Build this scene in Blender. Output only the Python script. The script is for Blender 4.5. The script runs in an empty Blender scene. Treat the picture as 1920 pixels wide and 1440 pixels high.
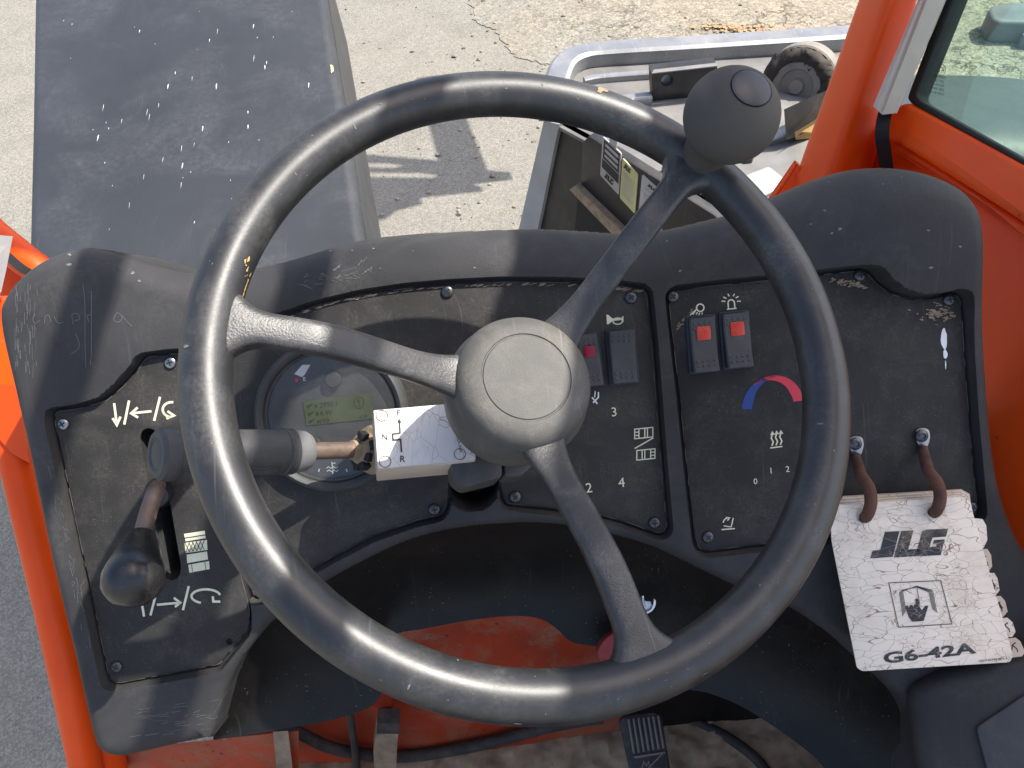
import bpy, bmesh, math, random
import numpy as np
from mathutils import Vector, Matrix

random.seed(7); RNG = np.random.default_rng(11)
SC = bpy.context.scene
COL = SC.collection

# ------------------------------------------------------------------ camera
F_PX, PITCH, ROLL = 1450.0, math.radians(52), math.radians(5.7)
EYE = np.array([0.0, 0.0, 2.30])
_u0 = np.array([0, math.sin(PITCH), math.cos(PITCH)])
AX = np.array([0, math.cos(PITCH), -math.sin(PITCH)])              # view axis
XW = np.array([1.0, 0, 0])
RT = XW*math.cos(ROLL) - _u0*math.sin(ROLL)
UP = _u0*math.cos(ROLL) + XW*math.sin(ROLL)
cam = bpy.data.cameras.new('camera'); camo = bpy.data.objects.new('camera', cam); COL.objects.link(camo)
cam.sensor_fit = 'HORIZONTAL'; cam.sensor_width = 36; cam.lens = F_PX/1920*36
cam.clip_start = 0.02; cam.clip_end = 2000
camo.matrix_world = Matrix(((RT[0], UP[0], -AX[0], EYE[0]), (RT[1], UP[1], -AX[1], EYE[1]), (RT[2], UP[2], -AX[2], EYE[2]), (0, 0, 0, 1)))
SC.camera = camo
SC.render.resolution_x = 1024; SC.render.resolution_y = 768

# ------------------------------------------------------------------ light
SUN_L = -0.85*RT - 1.12*UP + 1.00*AX                                # direction the sunlight travels
SUN_L = SUN_L/np.linalg.norm(SUN_L)
to_sun = -SUN_L
elev = math.asin(to_sun[2]); azim = math.atan2(to_sun[0], to_sun[1])  # from +Y towards +X
w = bpy.data.worlds.new('World'); SC.world = w; w.use_nodes = True
nt = w.node_tree
sky = nt.nodes.new('ShaderNodeTexSky'); sky.sky_type = 'NISHITA'; sky.sun_disc = False
sky.sun_elevation = elev; sky.sun_rotation = azim; sky.altitude = 100; sky.air_density = 0.85; sky.dust_density = 3.0; sky.ozone_density = 0.7
bg = nt.nodes['Background']; bg.inputs['Strength'].default_value = 0.15
nt.links.new(sky.outputs[0], bg.inputs[0])
sun = bpy.data.lights.new('sun', 'SUN'); sun.energy = 3.7; sun.angle = math.radians(0.55); sun.color = (1.0, 0.955, 0.88)
suno = bpy.data.objects.new('sun', sun); COL.objects.link(suno); suno.location = (3, 0, 8)
suno.rotation_euler = Vector(SUN_L).to_track_quat('-Z', 'Y').to_euler()
vs = SC.view_settings; vs.view_transform = 'Standard'; vs.look = 'None'; vs.exposure = 1.08; vs.gamma = 1.0
SC.cycles.max_bounces = 8; SC.cycles.transparent_max_bounces = 12

# ------------------------------------------------------------------ maths helpers
def ray(u, v): return AX + (u-960)/F_PX*RT - (v-720)/F_PX*UP
def at(u, v, d): return EYE + d*ray(u, v)
def unit(a): a = np.asarray(a, float); return a/np.linalg.norm(a)
def proj(p):
    q = np.asarray(p)-EYE; d = q@AX
    return np.stack([960+F_PX*(q@RT)/d, 720-F_PX*(q@UP)/d], -1)
class Frame:
    """a real plane of the machine: origin, in-plane axes, normal"""
    def __init__(s, O, ex, n):
        s.O = np.asarray(O, float); s.n = unit(n); ex = np.asarray(ex, float)
        s.ex = unit(ex-(ex@s.n)*s.n); s.ey = np.cross(s.n, s.ex)
    def hit(s, u, v, h=0.0):
        d = ray(u, v); O = s.O+h*s.n
        t = ((O-EYE)@s.n)/(d@s.n); q = EYE+t*d-O
        return (q@s.ex, q@s.ey)
    def hits(s, pts, h=0.0): return [s.hit(u, v, h) for u, v in pts]
    def W(s, L):
        L = np.asarray(L, float)
        return s.O + L[..., 0:1]*s.ex + L[..., 1:2]*s.ey + L[..., 2:3]*s.n
    def shift(s, h): return Frame(s.O+h*s.n, s.ex, s.n)
    def sub(s, u, v, h=0.0, rot=0.0):
        x, y = s.hit(u, v, h); O = s.O+x*s.ex+y*s.ey+h*s.n
        return Frame(O, s.ex*math.cos(rot)+s.ey*math.sin(rot), s.n)
    def M(s): return Matrix(((s.ex[0], s.ey[0], s.n[0], s.O[0]), (s.ex[1], s.ey[1], s.n[1], s.O[1]), (s.ex[2], s.ey[2], s.n[2], s.O[2]), (0, 0, 0, 1)))
WORLD = Frame((0, 0, 0), (1, 0, 0), (0, 0, 1))
def crom(pts, n=8, closed=False):
    P = np.asarray(pts, float); N = len(P); out = []
    rng = range(N if closed else N-1)
    for i in rng:
        if closed: p0, p1, p2, p3 = P[i-1], P[i], P[(i+1) % N], P[(i+2) % N]
        else: p0, p1, p2, p3 = P[max(i-1, 0)], P[i], P[i+1], P[min(i+2, N-1)]
        for k in range(n):
            t = k/n
            out.append(.5*((2*p1)+(-p0+p2)*t+(2*p0-5*p1+4*p2-p3)*t*t+(-p0+3*p1-3*p2+p3)*t**3))
    if not closed: out.append(P[-1])
    return np.array(out)
def resample(P, n):
    P = np.asarray(P, float); s = np.r_[0, np.cumsum(np.linalg.norm(np.diff(P, axis=0), axis=1))]
    t = np.linspace(0, s[-1], n)
    return np.stack([np.interp(t, s, P[:, k]) for k in range(P.shape[1])], 1)
def roundpoly(pts, r, n=5):
    P = [np.asarray(p, float) for p in pts]; out = []; N = len(P)
    for i in range(N):
        a, b, c = P[i-1], P[i], P[(i+1) % N]
        d1, d2 = a-b, c-b; l1, l2 = np.linalg.norm(d1), np.linalg.norm(d2)
        k = min(r, l1*.45, l2*.45); p, q = b+d1/l1*k, b+d2/l2*k
        for j in range(n+1):
            t = j/n; out.append((1-t)**2*p+2*t*(1-t)*b+t*t*q)
    return [tuple(o) for o in out]
def circle(r, n=32, cx=0, cy=0): return [(cx+r*math.cos(2*math.pi*k/n), cy+r*math.sin(2*math.pi*k/n)) for k in range(n)]
def smooth01(t): t = np.clip(t, 0, 1); return t*t*(3-2*t)

# ------------------------------------------------------------------ object helpers
def thing(name, label, cat, loc, group=None):
    o = bpy.data.objects.new(name, None); COL.objects.link(o); o.empty_display_size = .05
    o.location = tuple(loc); o['label'] = label; o['category'] = cat
    if group: o['group'] = group
    return o
ROOT = {}
def rootloc(o):
    L = np.zeros(3)
    while o is not None: L = L+np.array(o.location); o = o.parent
    return L
def put(name, V, Fc, mat, parent=None, smooth=True, loc=None, sharp=35):
    """one mesh object from world-space vertices"""
    V = np.asarray(V, float).reshape(-1, 3)
    base = rootloc(parent) if parent else (np.array(loc) if loc is not None else V.mean(0))
    me = bpy.data.meshes.new(name); me.from_pydata((V-base).tolist(), [], [list(map(int, f)) for f in Fc])
    me.update()
    bm = bmesh.new(); bm.from_mesh(me); bmesh.ops.remove_doubles(bm, verts=bm.verts, dist=1e-6); bmesh.ops.recalc_face_normals(bm, faces=bm.faces); bm.to_mesh(me); bm.free()
    if smooth:
        me.polygons.foreach_set('use_smooth', [True]*len(me.polygons)); me.set_sharp_from_angle(angle=math.radians(sharp))
    if mat: me.materials.append(mat)
    o = bpy.data.objects.new(name, me); COL.objects.link(o)
    if parent: o.parent = parent
    else: o.location = tuple(base)
    return o
def tagged(o, label, cat, group=None):
    o['label'] = label; o['category'] = cat
    if group: o['group'] = group
    return o
def inst(name, me, frame, parent, scale=1.0):
    o = bpy.data.objects.new(name, me); COL.objects.link(o); o.parent = parent
    M = frame.M() @ Matrix.Scale(scale, 4)
    b = rootloc(parent)
    o.matrix_basis = Matrix.Translation(Vector(-b)) @ M
    return o
class MB:
    def __init__(s): s.v = []; s.f = []
    def add(s, V, Fc):
        k = len(s.v); s.v += [tuple(map(float, p)) for p in np.asarray(V, float).reshape(-1, 3)]; s.f += [[i+k for i in f] for f in Fc]; return s
def box(fr, x0, x1, y0, y1, z0, z1):
    L = [(x, y, z) for z in (z0, z1) for x, y in ((x0, y0), (x1, y0), (x1, y1), (x0, y1))]
    return fr.W(np.array(L)), [(3, 2, 1, 0), (4, 5, 6, 7), (0, 1, 5, 4), (1, 2, 6, 5), (2, 3, 7, 6), (3, 0, 4, 7)]
def lathe(fr, prof, n=48):
    V = []; Fc = []
    for r, z in prof:
        for k in range(n): a = 2*math.pi*k/n; V.append((max(r, 1e-5)*math.cos(a), max(r, 1e-5)*math.sin(a), z))
    for i in range(len(prof)-1):
        for k in range(n): Fc.append((i*n+k, i*n+(k+1) % n, (i+1)*n+(k+1) % n, (i+1)*n+k))
    return fr.W(np.array(V)), Fc
def sweep(P, R, n=14, caps=True, up=None, sx=1.0, smoothn=0):
    """tube along world points; R radius (scalar or list); sx flattens one side"""
    P = np.asarray(P, float); R = np.broadcast_to(np.asarray(R, float), (len(P),)).copy()
    if smoothn:
        Q = crom(np.c_[P, R], smoothn); P, R = Q[:, :3], Q[:, 3]
    V = []; Fc = []; T = np.gradient(P, axis=0); T /= np.linalg.norm(T, axis=1)[:, None]
    a = np.cross(T[0], up if up is not None else (0.2, 0.3, 1)); a = unit(a)
    for i in range(len(P)):
        a = unit(a-(a@T[i])*T[i]); b = np.cross(T[i], a)
        for k in range(n):
            t = 2*math.pi*k/n; V.append(P[i]+R[i]*(math.cos(t)*a*sx+math.sin(t)*b))
    for i in range(len(P)-1):
        for k in range(n): Fc.append((i*n+k, i*n+(k+1) % n, (i+1)*n+(k+1) % n, (i+1)*n+k))
    if caps: Fc += [tuple(range(n))[::-1], tuple(range((len(P)-1)*n, len(P)*n))]
    return np.array(V), Fc
def curve_mesh(cu):
    o = bpy.data.objects.new('tmp', cu); COL.objects.link(o)
    dg = bpy.context.evaluated_depsgraph_get(); me = bpy.data.meshes.new_from_object(o.evaluated_get(dg))
    V = np.array([v.co[:] for v in me.vertices]) if len(me.vertices) else np.zeros((0, 3)); Fc = [tuple(p.vertices) for p in me.polygons]
    bpy.data.objects.remove(o); bpy.data.meshes.remove(me); bpy.data.curves.remove(cu)
    return V, Fc
def slab(fr, loops, z0, z1, bevel=0.0, res=1):
    """extruded outline (first loop) with holes (further loops), local 2D -> world"""
    cu = bpy.data.curves.new('tmp', 'CURVE'); cu.dimensions = '2D'; cu.fill_mode = 'BOTH'
    for lp in loops:
        sp = cu.splines.new('POLY'); sp.points.add(len(lp)-1); sp.use_cyclic_u = True
        for p, q in zip(sp.points, lp): p.co = (q[0], q[1], 0, 1)
    th = (z1-z0)/2
    cu.extrude = max(th-bevel, 0); cu.bevel_depth = bevel; cu.bevel_resolution = res; cu.offset = -bevel
    V, Fc = curve_mesh(cu); V[:, 2] += (z0+z1)/2
    return fr.W(V), Fc
def sheet(fr, pts, z): return fr.W(np.array([(x, y, z) for x, y in pts])), [tuple(range(len(pts)))]
def stroke(fr, pts, wd, z, closed=False):
    P = np.asarray(pts, float); N = len(P); V = []; Fc = []
    for i in range(N):
        if closed: a, b, c = P[i-1], P[i], P[(i+1) % N]
        else: a, b, c = P[max(i-1, 0)], P[i], P[min(i+1, N-1)]
        t1 = unit(b-a) if np.linalg.norm(b-a) > 0 else unit(c-b); t2 = unit(c-b) if np.linalg.norm(c-b) > 0 else t1
        m = t1+t2; m = unit(m) if np.linalg.norm(m) > 1e-6 else t1; n = np.array([-m[1], m[0]])
        k = 1/max(.5, abs(m@t1)); V += [(*(b+n*wd/2*k), z), (*(b-n*wd/2*k), z)]
    for i in range(N if closed else N-1):
        j = (i+1) % N; Fc.append((2*i, 2*i+1, 2*j+1, 2*j))
    return fr.W(np.array(V)), Fc
def text_geo(body, fr, u, v, hpx, z, h=0.0, bold=0.0, sx=1.0, shear=0.0, rot=0.0, flip=False, wpx=None):
    cu = bpy.data.curves.new('tmp', 'FONT'); cu.body = body; cu.size = 1; cu.offset = bold; cu.shear = shear; cu.resolution_u = 3
    V, Fc = curve_mesh(cu)
    mn, mx = V.min(0), V.max(0)
    V[:, 0] -= (mn[0]+mx[0])/2; V[:, 1] -= (mn[1]+mx[1])/2
    f2 = fr.sub(u, v, h, rot); dist = (f2.O-EYE)@AX; px = dist/F_PX
    s = hpx*px/(mx[1]-mn[1]); s2 = s*sx if wpx is None else wpx*px/(mx[0]-mn[0])
    if flip: s2 = -s2
    V = V*np.array([s2, s, 0]); V[:, 2] = z
    return f2.W(V), Fc

# ------------------------------------------------------------------ materials
def nodes(name):
    m = bpy.data.materials.new(name); m.use_nodes = True; n = m.node_tree
    return m, n, n.nodes['Principled BSDF'], n.links
def rgb(c): return (c[0], c[1], c[2], 1)
def nz(n, links, vec, scale, detail=4, rough=.55, dist=0):
    t = n.nodes.new('ShaderNodeTexNoise'); t.inputs['Scale'].default_value = scale; t.inputs['Detail'].default_value = detail
    t.inputs['Roughness'].default_value = rough; t.inputs['Distortion'].default_value = dist; links.new(vec, t.inputs['Vector']); return t.outputs['Fac']
def ramp(n, links, fac, a, b, ca=(0, 0, 0, 1), cb=(1, 1, 1, 1)):
    r = n.nodes.new('ShaderNodeValToRGB'); r.color_ramp.elements[0].position = a; r.color_ramp.elements[1].position = b
    r.color_ramp.elements[0].color = ca; r.color_ramp.elements[1].color = cb; links.new(fac, r.inputs[0]); return r.outputs[0]
def mix(n, links, fac, a, b, mode='MIX'):
    x = n.nodes.new('ShaderNodeMix'); x.data_type = 'RGBA'; x.blend_type = mode
    for k, val in ((0, fac), (6, a), (7, b)):
        if isinstance(val, (int, float)): x.inputs[k].default_value = val
        elif isinstance(val, tuple): x.inputs[k].default_value = rgb(val)
        else: links.new(val, x.inputs[k])
    return x.outputs[2]
def mul(n, links, a, b, op='MULTIPLY'):
    x = n.nodes.new('ShaderNodeMath'); x.operation = op
    for k, val in ((0, a), (1, b)):
        if isinstance(val, (int, float)): x.inputs[k].default_value = val
        else: links.new(val, x.inputs[k])
    return x.outputs[0]
def pos(n): return n.nodes.new('ShaderNodeNewGeometry').outputs['Position']
def mapv(n, links, vec, scale=(1, 1, 1), rot=(0, 0, 0), loc=(0, 0, 0)):
    m = n.nodes.new('ShaderNodeMapping'); m.inputs['Scale'].default_value = scale; m.inputs['Rotation'].default_value = rot; m.inputs['Location'].default_value = loc
    links.new(vec, m.inputs['Vector']); return m.outputs[0]
def pmat(name, base, rough=.5, metal=0.0, dust=None, scratch=None, grain=None, spec=.5, var=.15, vscale=9.0, rvar=.12, coat=0.0, speck=None):
    """dust=(colour, amount, scale)  scratch=(colour, amount)  grain=(scale, strength)  speck=(colour, scale, threshold)"""
    m, n, b, L = nodes(name); P = pos(n)
    lo = tuple(c*(1-var) for c in base); hi = tuple(min(1, c*(1+var)) for c in base)
    col = mix(n, L, ramp(n, L, nz(n, L, P, vscale, 5), .32, .68), lo, hi)
    rv = nz(n, L, P, vscale*3.1, 4)
    ro = mul(n, L, mul(n, L, rv, rvar*2), rough-rvar, 'ADD')
    if dust:
        f = ramp(n, L, nz(n, L, P, dust[2], 8, .68, .6), .46, .78)
        fine = ramp(n, L, nz(n, L, P, dust[2]*17, 4, .7), .3, .75)
        f = mul(n, L, mul(n, L, f, fine), dust[1])
        col = mix(n, L, f, col, dust[0]); ro = mul(n, L, mul(n, L, f, .35), ro, 'ADD')
    if speck:
        v = n.nodes.new('ShaderNodeTexVoronoi'); v.inputs['Scale'].default_value = speck[1]; L.new(P, v.inputs['Vector'])
        f = ramp(n, L, v.outputs['Distance'], speck[2], speck[2]+.04, (1, 1, 1, 1), (0, 0, 0, 1))
        f = mul(n, L, f, ramp(n, L, nz(n, L, P, speck[1]*.13, 3), .5, .62)); col = mix(n, L, f, col, speck[0])
    if scratch:
        tot = None
        wob = n.nodes.new('ShaderNodeTexNoise'); wob.inputs['Scale'].default_value = 5; L.new(P, wob.inputs['Vector'])
        va = n.nodes.new('ShaderNodeVectorMath'); va.operation = 'MULTIPLY_ADD'; va.inputs[1].default_value = (.07, .07, .07); L.new(wob.outputs['Color'], va.inputs[0]); L.new(P, va.inputs[2])
        for k, (rt, sc) in enumerate((((.3, .2, .5), 1), ((.9, -.4, 1.7), 1.3), ((-.5, .8, 2.6), .8))):
            q = mapv(n, L, va.outputs[0], (420*sc, 5*sc, 8*sc), rt, (k*3.7, 0, 0))
            f = ramp(n, L, nz(n, L, q, 1.0, 2, .5), .66, .74)
            g = ramp(n, L, nz(n, L, P, 14+5*k, 3), .48, .66); f = mul(n, L, f, g)
            tot = f if tot is None else mul(n, L, tot, f, 'MAXIMUM')
        f = mul(n, L, tot, scratch[1]); col = mix(n, L, f, col, scratch[0])
    L.new(col, b.inputs['Base Color']); L.new(ro, b.inputs['Roughness'])
    b.inputs['Metallic'].default_value = metal; b.inputs['Specular IOR Level'].default_value = spec
    if coat: b.inputs['Coat Weight'].default_value = coat; b.inputs['Coat Roughness'].default_value = .2
    if grain:
        bp = n.nodes.new('ShaderNodeBump'); bp.inputs['Strength'].default_value = grain[1]; bp.inputs['Distance'].default_value = .0006
        L.new(nz(n, L, P, grain[0], 3, .6), bp.inputs['Height']); L.new(bp.outputs[0], b.inputs['Normal'])
    return m
TAN = (.30, .22, .13)
M = {}
M['cowl'] = pmat('moulded_black_plastic', (.043, .042, .0425), .50, spec=.13, dust=((.20, .19, .165), .30, 13), scratch=((.22, .22, .22), .07), grain=(850, .45), var=.22)
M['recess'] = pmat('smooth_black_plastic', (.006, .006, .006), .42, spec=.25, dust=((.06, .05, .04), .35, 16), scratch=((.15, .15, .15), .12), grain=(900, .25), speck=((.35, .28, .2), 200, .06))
M['plate'] = pmat('black_coated_plate', (.037, .0352, .0335), .54, spec=.10, dust=((.28, .255, .21), .28, 22), scratch=((.25, .24, .22), .15), grain=(1400, .35), speck=((.16, .155, .145), 750, .15))
M['plate_dirty'] = M['plate']
M['rim'] = pmat('worn_black_rim_plastic', (.021, .021, .0215), .40, dust=((.20, .19, .175), .50, 26), scratch=((.22, .21, .2), .16), grain=(500, .10), rvar=.09, spec=.6)
M['spoke'] = pmat('worn_pebbled_plastic', (.034, .033, .033), .40, dust=((.26, .25, .22), .6, 30), scratch=((.3, .29, .27), .3), grain=(750, .45), spec=.6)
M['hub'] = pmat('scuffed_hub_plastic', (.085, .081, .073), .56, dust=((.34, .30, .23), .55, 45), scratch=((.36, .34, .30), .4), grain=(900, .3), spec=.35)
M['knob'] = pmat('faded_soft_rubber', (.080, .073, .064), .72, dust=((.12, .11, .09), .5, 30), grain=(1500, .3), spec=.25)
M['gloss_black'] = pmat('gloss_black_cap', (.012, .016, .026), .38, grain=(300, .12), dust=((.2, .2, .2), .15, 60))
M['knob_black'] = pmat('scuffed_black_knob', (.018, .018, .019), .28, dust=((.16, .15, .13), .35, 60), grain=(500, .15), scratch=((.3, .3, .3), .2))
M['grip'] = pmat('charcoal_grip_rubber', (.045, .046, .047), .55, dust=((.22, .19, .14), .5, 30), grain=(1200, .3))
M['grip_grey'] = pmat('pale_grey_grip_rubber', (.15, .15, .15), .55, dust=((.30, .26, .2), .4, 30), grain=(1200, .3))
M['steel'] = pmat('zinc_screw_steel', (.35, .34, .33), .35, metal=1, dust=((.2, .16, .1), .4, 120))
M['dark_steel'] = pmat('blackened_screw', (.10, .10, .11), .38, metal=.9, dust=((.25, .2, .14), .5, 150))
M['chrome'] = pmat('chrome', (.75, .72, .68), .12, metal=1)
M['rust'] = pmat('brown_rust', (.085, .034, .021), .78, dust=((.25, .11, .04), .8, 70), grain=(700, .8), var=.4, vscale=60)
M['rusty_steel'] = pmat('rusty_steel_rod', (.20, .15, .12), .5, metal=.5, dust=((.40, .15, .05), .9, 60), grain=(500, .4), var=.3, vscale=60)
M['mud'] = pmat('dried_mud', (.27, .20, .13), .9, dust=((.40, .31, .2), .7, 60), grain=(260, 1.0), var=.3, vscale=50)
M['black'] = pmat('dull_black', (.010, .010, .011), .7)
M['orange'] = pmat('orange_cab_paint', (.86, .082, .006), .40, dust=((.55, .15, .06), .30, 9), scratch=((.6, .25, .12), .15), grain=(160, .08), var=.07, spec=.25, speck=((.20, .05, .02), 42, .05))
M['orange_shade_dirt'] = pmat('orange_cab_paint_shade_dust', (.42, .042, .008), .62, dust=((.27, .165, .095), 2.4, 12), scratch=((.35, .2, .12), .4), grain=(160, .2), var=.25, speck=((.03, .02, .02), 60, .10))  # cab orange darkened for the footwell shade, with real dust over it
M['roof'] = pmat('pale_grey_roof_liner', (.30, .31, .32), .6)
M['edge_dust'] = pmat('dusty_worn_edge', (.10, .092, .072), .8, var=.5, vscale=60)
M['loose_stone'] = pmat('loose_stone', (.24, .215, .17), .9, var=.5, vscale=30)
M['clay'] = pmat('orange_clay', (.34, .235, .125), .95, var=.2)
M['tag_paper'] = pmat('grey_tag_paper', (.26, .25, .24), .7)
M['white'] = pmat('dirty_cream_paint', (.62, .58, .53), .45, dust=((.35, .25, .18), .3, 26))
M['trim'] = pmat('beige_trim_plastic', (.56, .47, .385), .5, dust=((.3, .22, .16), .3, 20))
M['print'] = pmat('cream_ink', (.66, .64, .46), .6, var=.08, vscale=120)
M['print_white'] = pmat('white_ink', (.75, .75, .74), .6, var=.08)
M['print_dark'] = pmat('black_ink', (.02, .02, .022), .55)
M['red_ink'] = pmat('red_ink', (.60, .035, .06), .55)
M['blue_ink'] = pmat('blue_ink', (.012, .045, .22), .55)
M['red_lens'] = pmat('red_lens_plastic', (.55, .045, .02), .25, dust=((.6, .25, .15), .4, 200))
M['crimson_lens'] = pmat('crimson_lens_plastic', (.26, .008, .025), .25)
M['red_tag'] = pmat('crimson_plastic_tag', (.17, .008, .013), .65, dust=((.3, .15, .1), .4, 60))
M['strap'] = pmat('black_webbing', (.014, .014, .015), .85, grain=(1500, 1.0))
M['fender'] = pmat('sun_faded_black_plastic', (.038, .041, .046), .48, spec=.27, dust=((.17, .175, .18), .42, 5.5), scratch=((.3, .3, .3), .10), grain=(650, .35), var=.12, vscale=4)
M['black_paint'] = pmat('dusty_black_paint', (.018, .018, .020), .45, dust=((.20, .145, .09), .45, 5), scratch=((.3, .28, .25), .3), grain=(300, .3), var=.3)
M['bare'] = pmat('worn_bare_steel', (.27, .275, .28), .42, metal=.5, dust=((.34, .31, .26), .9, 14), scratch=((.9, .9, .9), .6), grain=(120, .3), var=.2)
M['deck'] = pmat('dusty_pale_deck', (.17, .167, .16), .7, dust=((.30, .27, .23), .9, 10), scratch=((.25, .24, .23), .6), grain=(200, .4), var=.22)
M['edge_grey'] = pmat('grey_plate_edge', (.34, .35, .36), .5, grain=(300, .3), var=.1)
M['sticker_yellow'] = pmat('pale_yellow_sticker', (.55, .53, .26), .5, dust=((.35, .3, .2), .4, 20))
M['sticker_white'] = pmat('pale_sticker', (.42, .42, .41), .5, dust=((.35, .3, .22), .4, 20))
M['foam'] = pmat('black_frayed_foam', (.045, .036, .028), .9, grain=(90, 1.0), dust=((.12, .1, .08), .6, 60))
M['roller'] = pmat('grey_dusty_roller', (.20, .18, .15), .65, dust=((.5, .44, .35), .6, 16), grain=(200, .3))
M['ochre'] = pmat('ochre_dust_paint', (.50, .33, .12), .7, dust=((.5, .4, .25), .6, 20))
M['hose'] = pmat('dusty_black_hose', (.035, .032, .030), .7, dust=((.24, .18, .12), 1.0, 40), grain=(400, .5))
M['pedal'] = pmat('worn_pedal_rubber', (.03, .03, .031), .6, dust=((.26, .22, .17), .9, 40), grain=(600, .4))
M['pedal_rib'] = pmat('worn_pedal_rib', (.22, .20, .18), .5, dust=((.35, .3, .22), .8, 60))
M['lcd'] = pmat('green_display', (.085, .108, .038), .35, var=.05)
M['gauge'] = pmat('dark_gauge_dial', (.075, .075, .075), .55, dust=((.2, .19, .17), .35, 60), speck=((.4, .4, .4), 900, .12))
M['dirt'] = pmat('dry_dirt', (.33, .24, .15), .95, dust=((.46, .36, .25), .7, 25), grain=(150, 1.0), var=.35, vscale=30)
M['teal'] = pmat('dark_hood_plastic', (.026, .034, .040), .45, dust=((.16, .16, .15), .4, 6), grain=(500, .2))
M['grey_block'] = pmat('grey_plastic_block', (.13, .14, .15), .6, grain=(100, .2))

def crackle(name, base, crackc, scale, stretch, amount=1.0, wk=1.0):
    m, n, b, L = nodes(name); P = pos(n)
    q = mapv(n, L, P, stretch)
    d = n.nodes.new('ShaderNodeVectorMath'); d.operation = 'ADD'
    t = n.nodes.new('ShaderNodeTexNoise'); t.inputs['Scale'].default_value = scale*.35; L.new(q, t.inputs['Vector'])
    s = n.nodes.new('ShaderNodeVectorMath'); s.operation = 'SCALE'; s.inputs['Scale'].default_value = 2.6/scale; L.new(t.outputs['Color'], s.inputs[0])
    L.new(q, d.inputs[0]); L.new(s.outputs[0], d.inputs[1])
    f = None
    for k, sc in enumerate((scale, scale*2.1)):
        v = n.nodes.new('ShaderNodeTexVoronoi'); v.feature = 'DISTANCE_TO_EDGE'; v.inputs['Scale'].default_value = sc; L.new(d.outputs[0], v.inputs['Vector'])
        g = ramp(n, L, v.outputs['Distance'], (.004+.006*k)*wk, (.020+.02*k)*wk, (1, 1, 1, 1), (0, 0, 0, 1))
        if k: g = mul(n, L, g, ramp(n, L, nz(n, L, P, scale*.5, 3), .52, .6))
        f = g if f is None else mul(n, L, f, g, 'MAXIMUM')
    f = mul(n, L, f, amount)
    stain = mul(n, L, ramp(n, L, nz(n, L, P, 24, 6, .65), .52, .78), .5)
    col = mix(n, L, ramp(n, L, nz(n, L, P, 40, 4), .3, .7), tuple(c*.93 for c in base), base)
    col = mix(n, L, stain, col, (.42, .30, .17)); col = mix(n, L, f, col, crackc)
    L.new(col, b.inputs['Base Color']); b.inputs['Roughness'].default_value = .5
    bp = n.nodes.new('ShaderNodeBump'); bp.inputs['Strength'].default_value = .5; bp.inputs['Distance'].default_value = .0004; bp.invert = True
    L.new(f, bp.inputs['Height']); L.new(bp.outputs[0], b.inputs['Normal'])
    return m
M['page'] = crackle('crazed_cream_page', (.84, .735, .60), (.22, .11, .06), 105, (.55, 1.25, 1.25), 1.0, .7)
M['page_dark'] = crackle('crazed_black_ink', (.022, .022, .024), (.33, .27, .22), 105, (.55, 1.25, 1.25), .7)
M['page_plain'] = pmat('yellowed_page_edge', (.58, .48, .36), .6, dust=((.4, .27, .15), .5, 60))
M['label_white'] = crackle('crazed_white_label', (.72, .69, .65), (.24, .16, .11), 46, (1.4, .8, .8), .85, .4)

def glass_mat(name, tint, dustc, damt, refl=.9):
    m, n, b, L = nodes(name); P = pos(n)
    tr = n.nodes.new('ShaderNodeBsdfTransparent'); tr.inputs[0].default_value = rgb(tint)
    gl = n.nodes.new('ShaderNodeBsdfGlossy'); gl.inputs['Roughness'].default_value = .04
    df = n.nodes.new('ShaderNodeBsdfDiffuse'); df.inputs[0].default_value = rgb(dustc)
    fr = n.nodes.new('ShaderNodeFresnel'); fr.inputs[0].default_value = 1.45
    a = n.nodes.new('ShaderNodeMixShader'); c = n.nodes.new('ShaderNodeMixShader')
    f = mul(n, L, ramp(n, L, nz(n, L, P, 14, 7, .65), .35, .8), damt)
    L.new(f, a.inputs[0]); L.new(tr.outputs[0], a.inputs[1]); L.new(df.outputs[0], a.inputs[2])
    L.new(mul(n, L, fr.outputs[0], refl), c.inputs[0]); L.new(a.outputs[0], c.inputs[1]); L.new(gl.outputs[0], c.inputs[2])
    L.new(c.outputs[0], n.nodes['Material Output'].inputs[0]); n.nodes.remove(b)
    return m
M['glass'] = glass_mat('tinted_dusty_glass', (.80, .93, .86), (.55, .60, .55), .07, .10)
M['clear'] = glass_mat('clear_gauge_lens', (.93, .94, .94), (.5, .5, .48), .10, .6)

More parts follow.
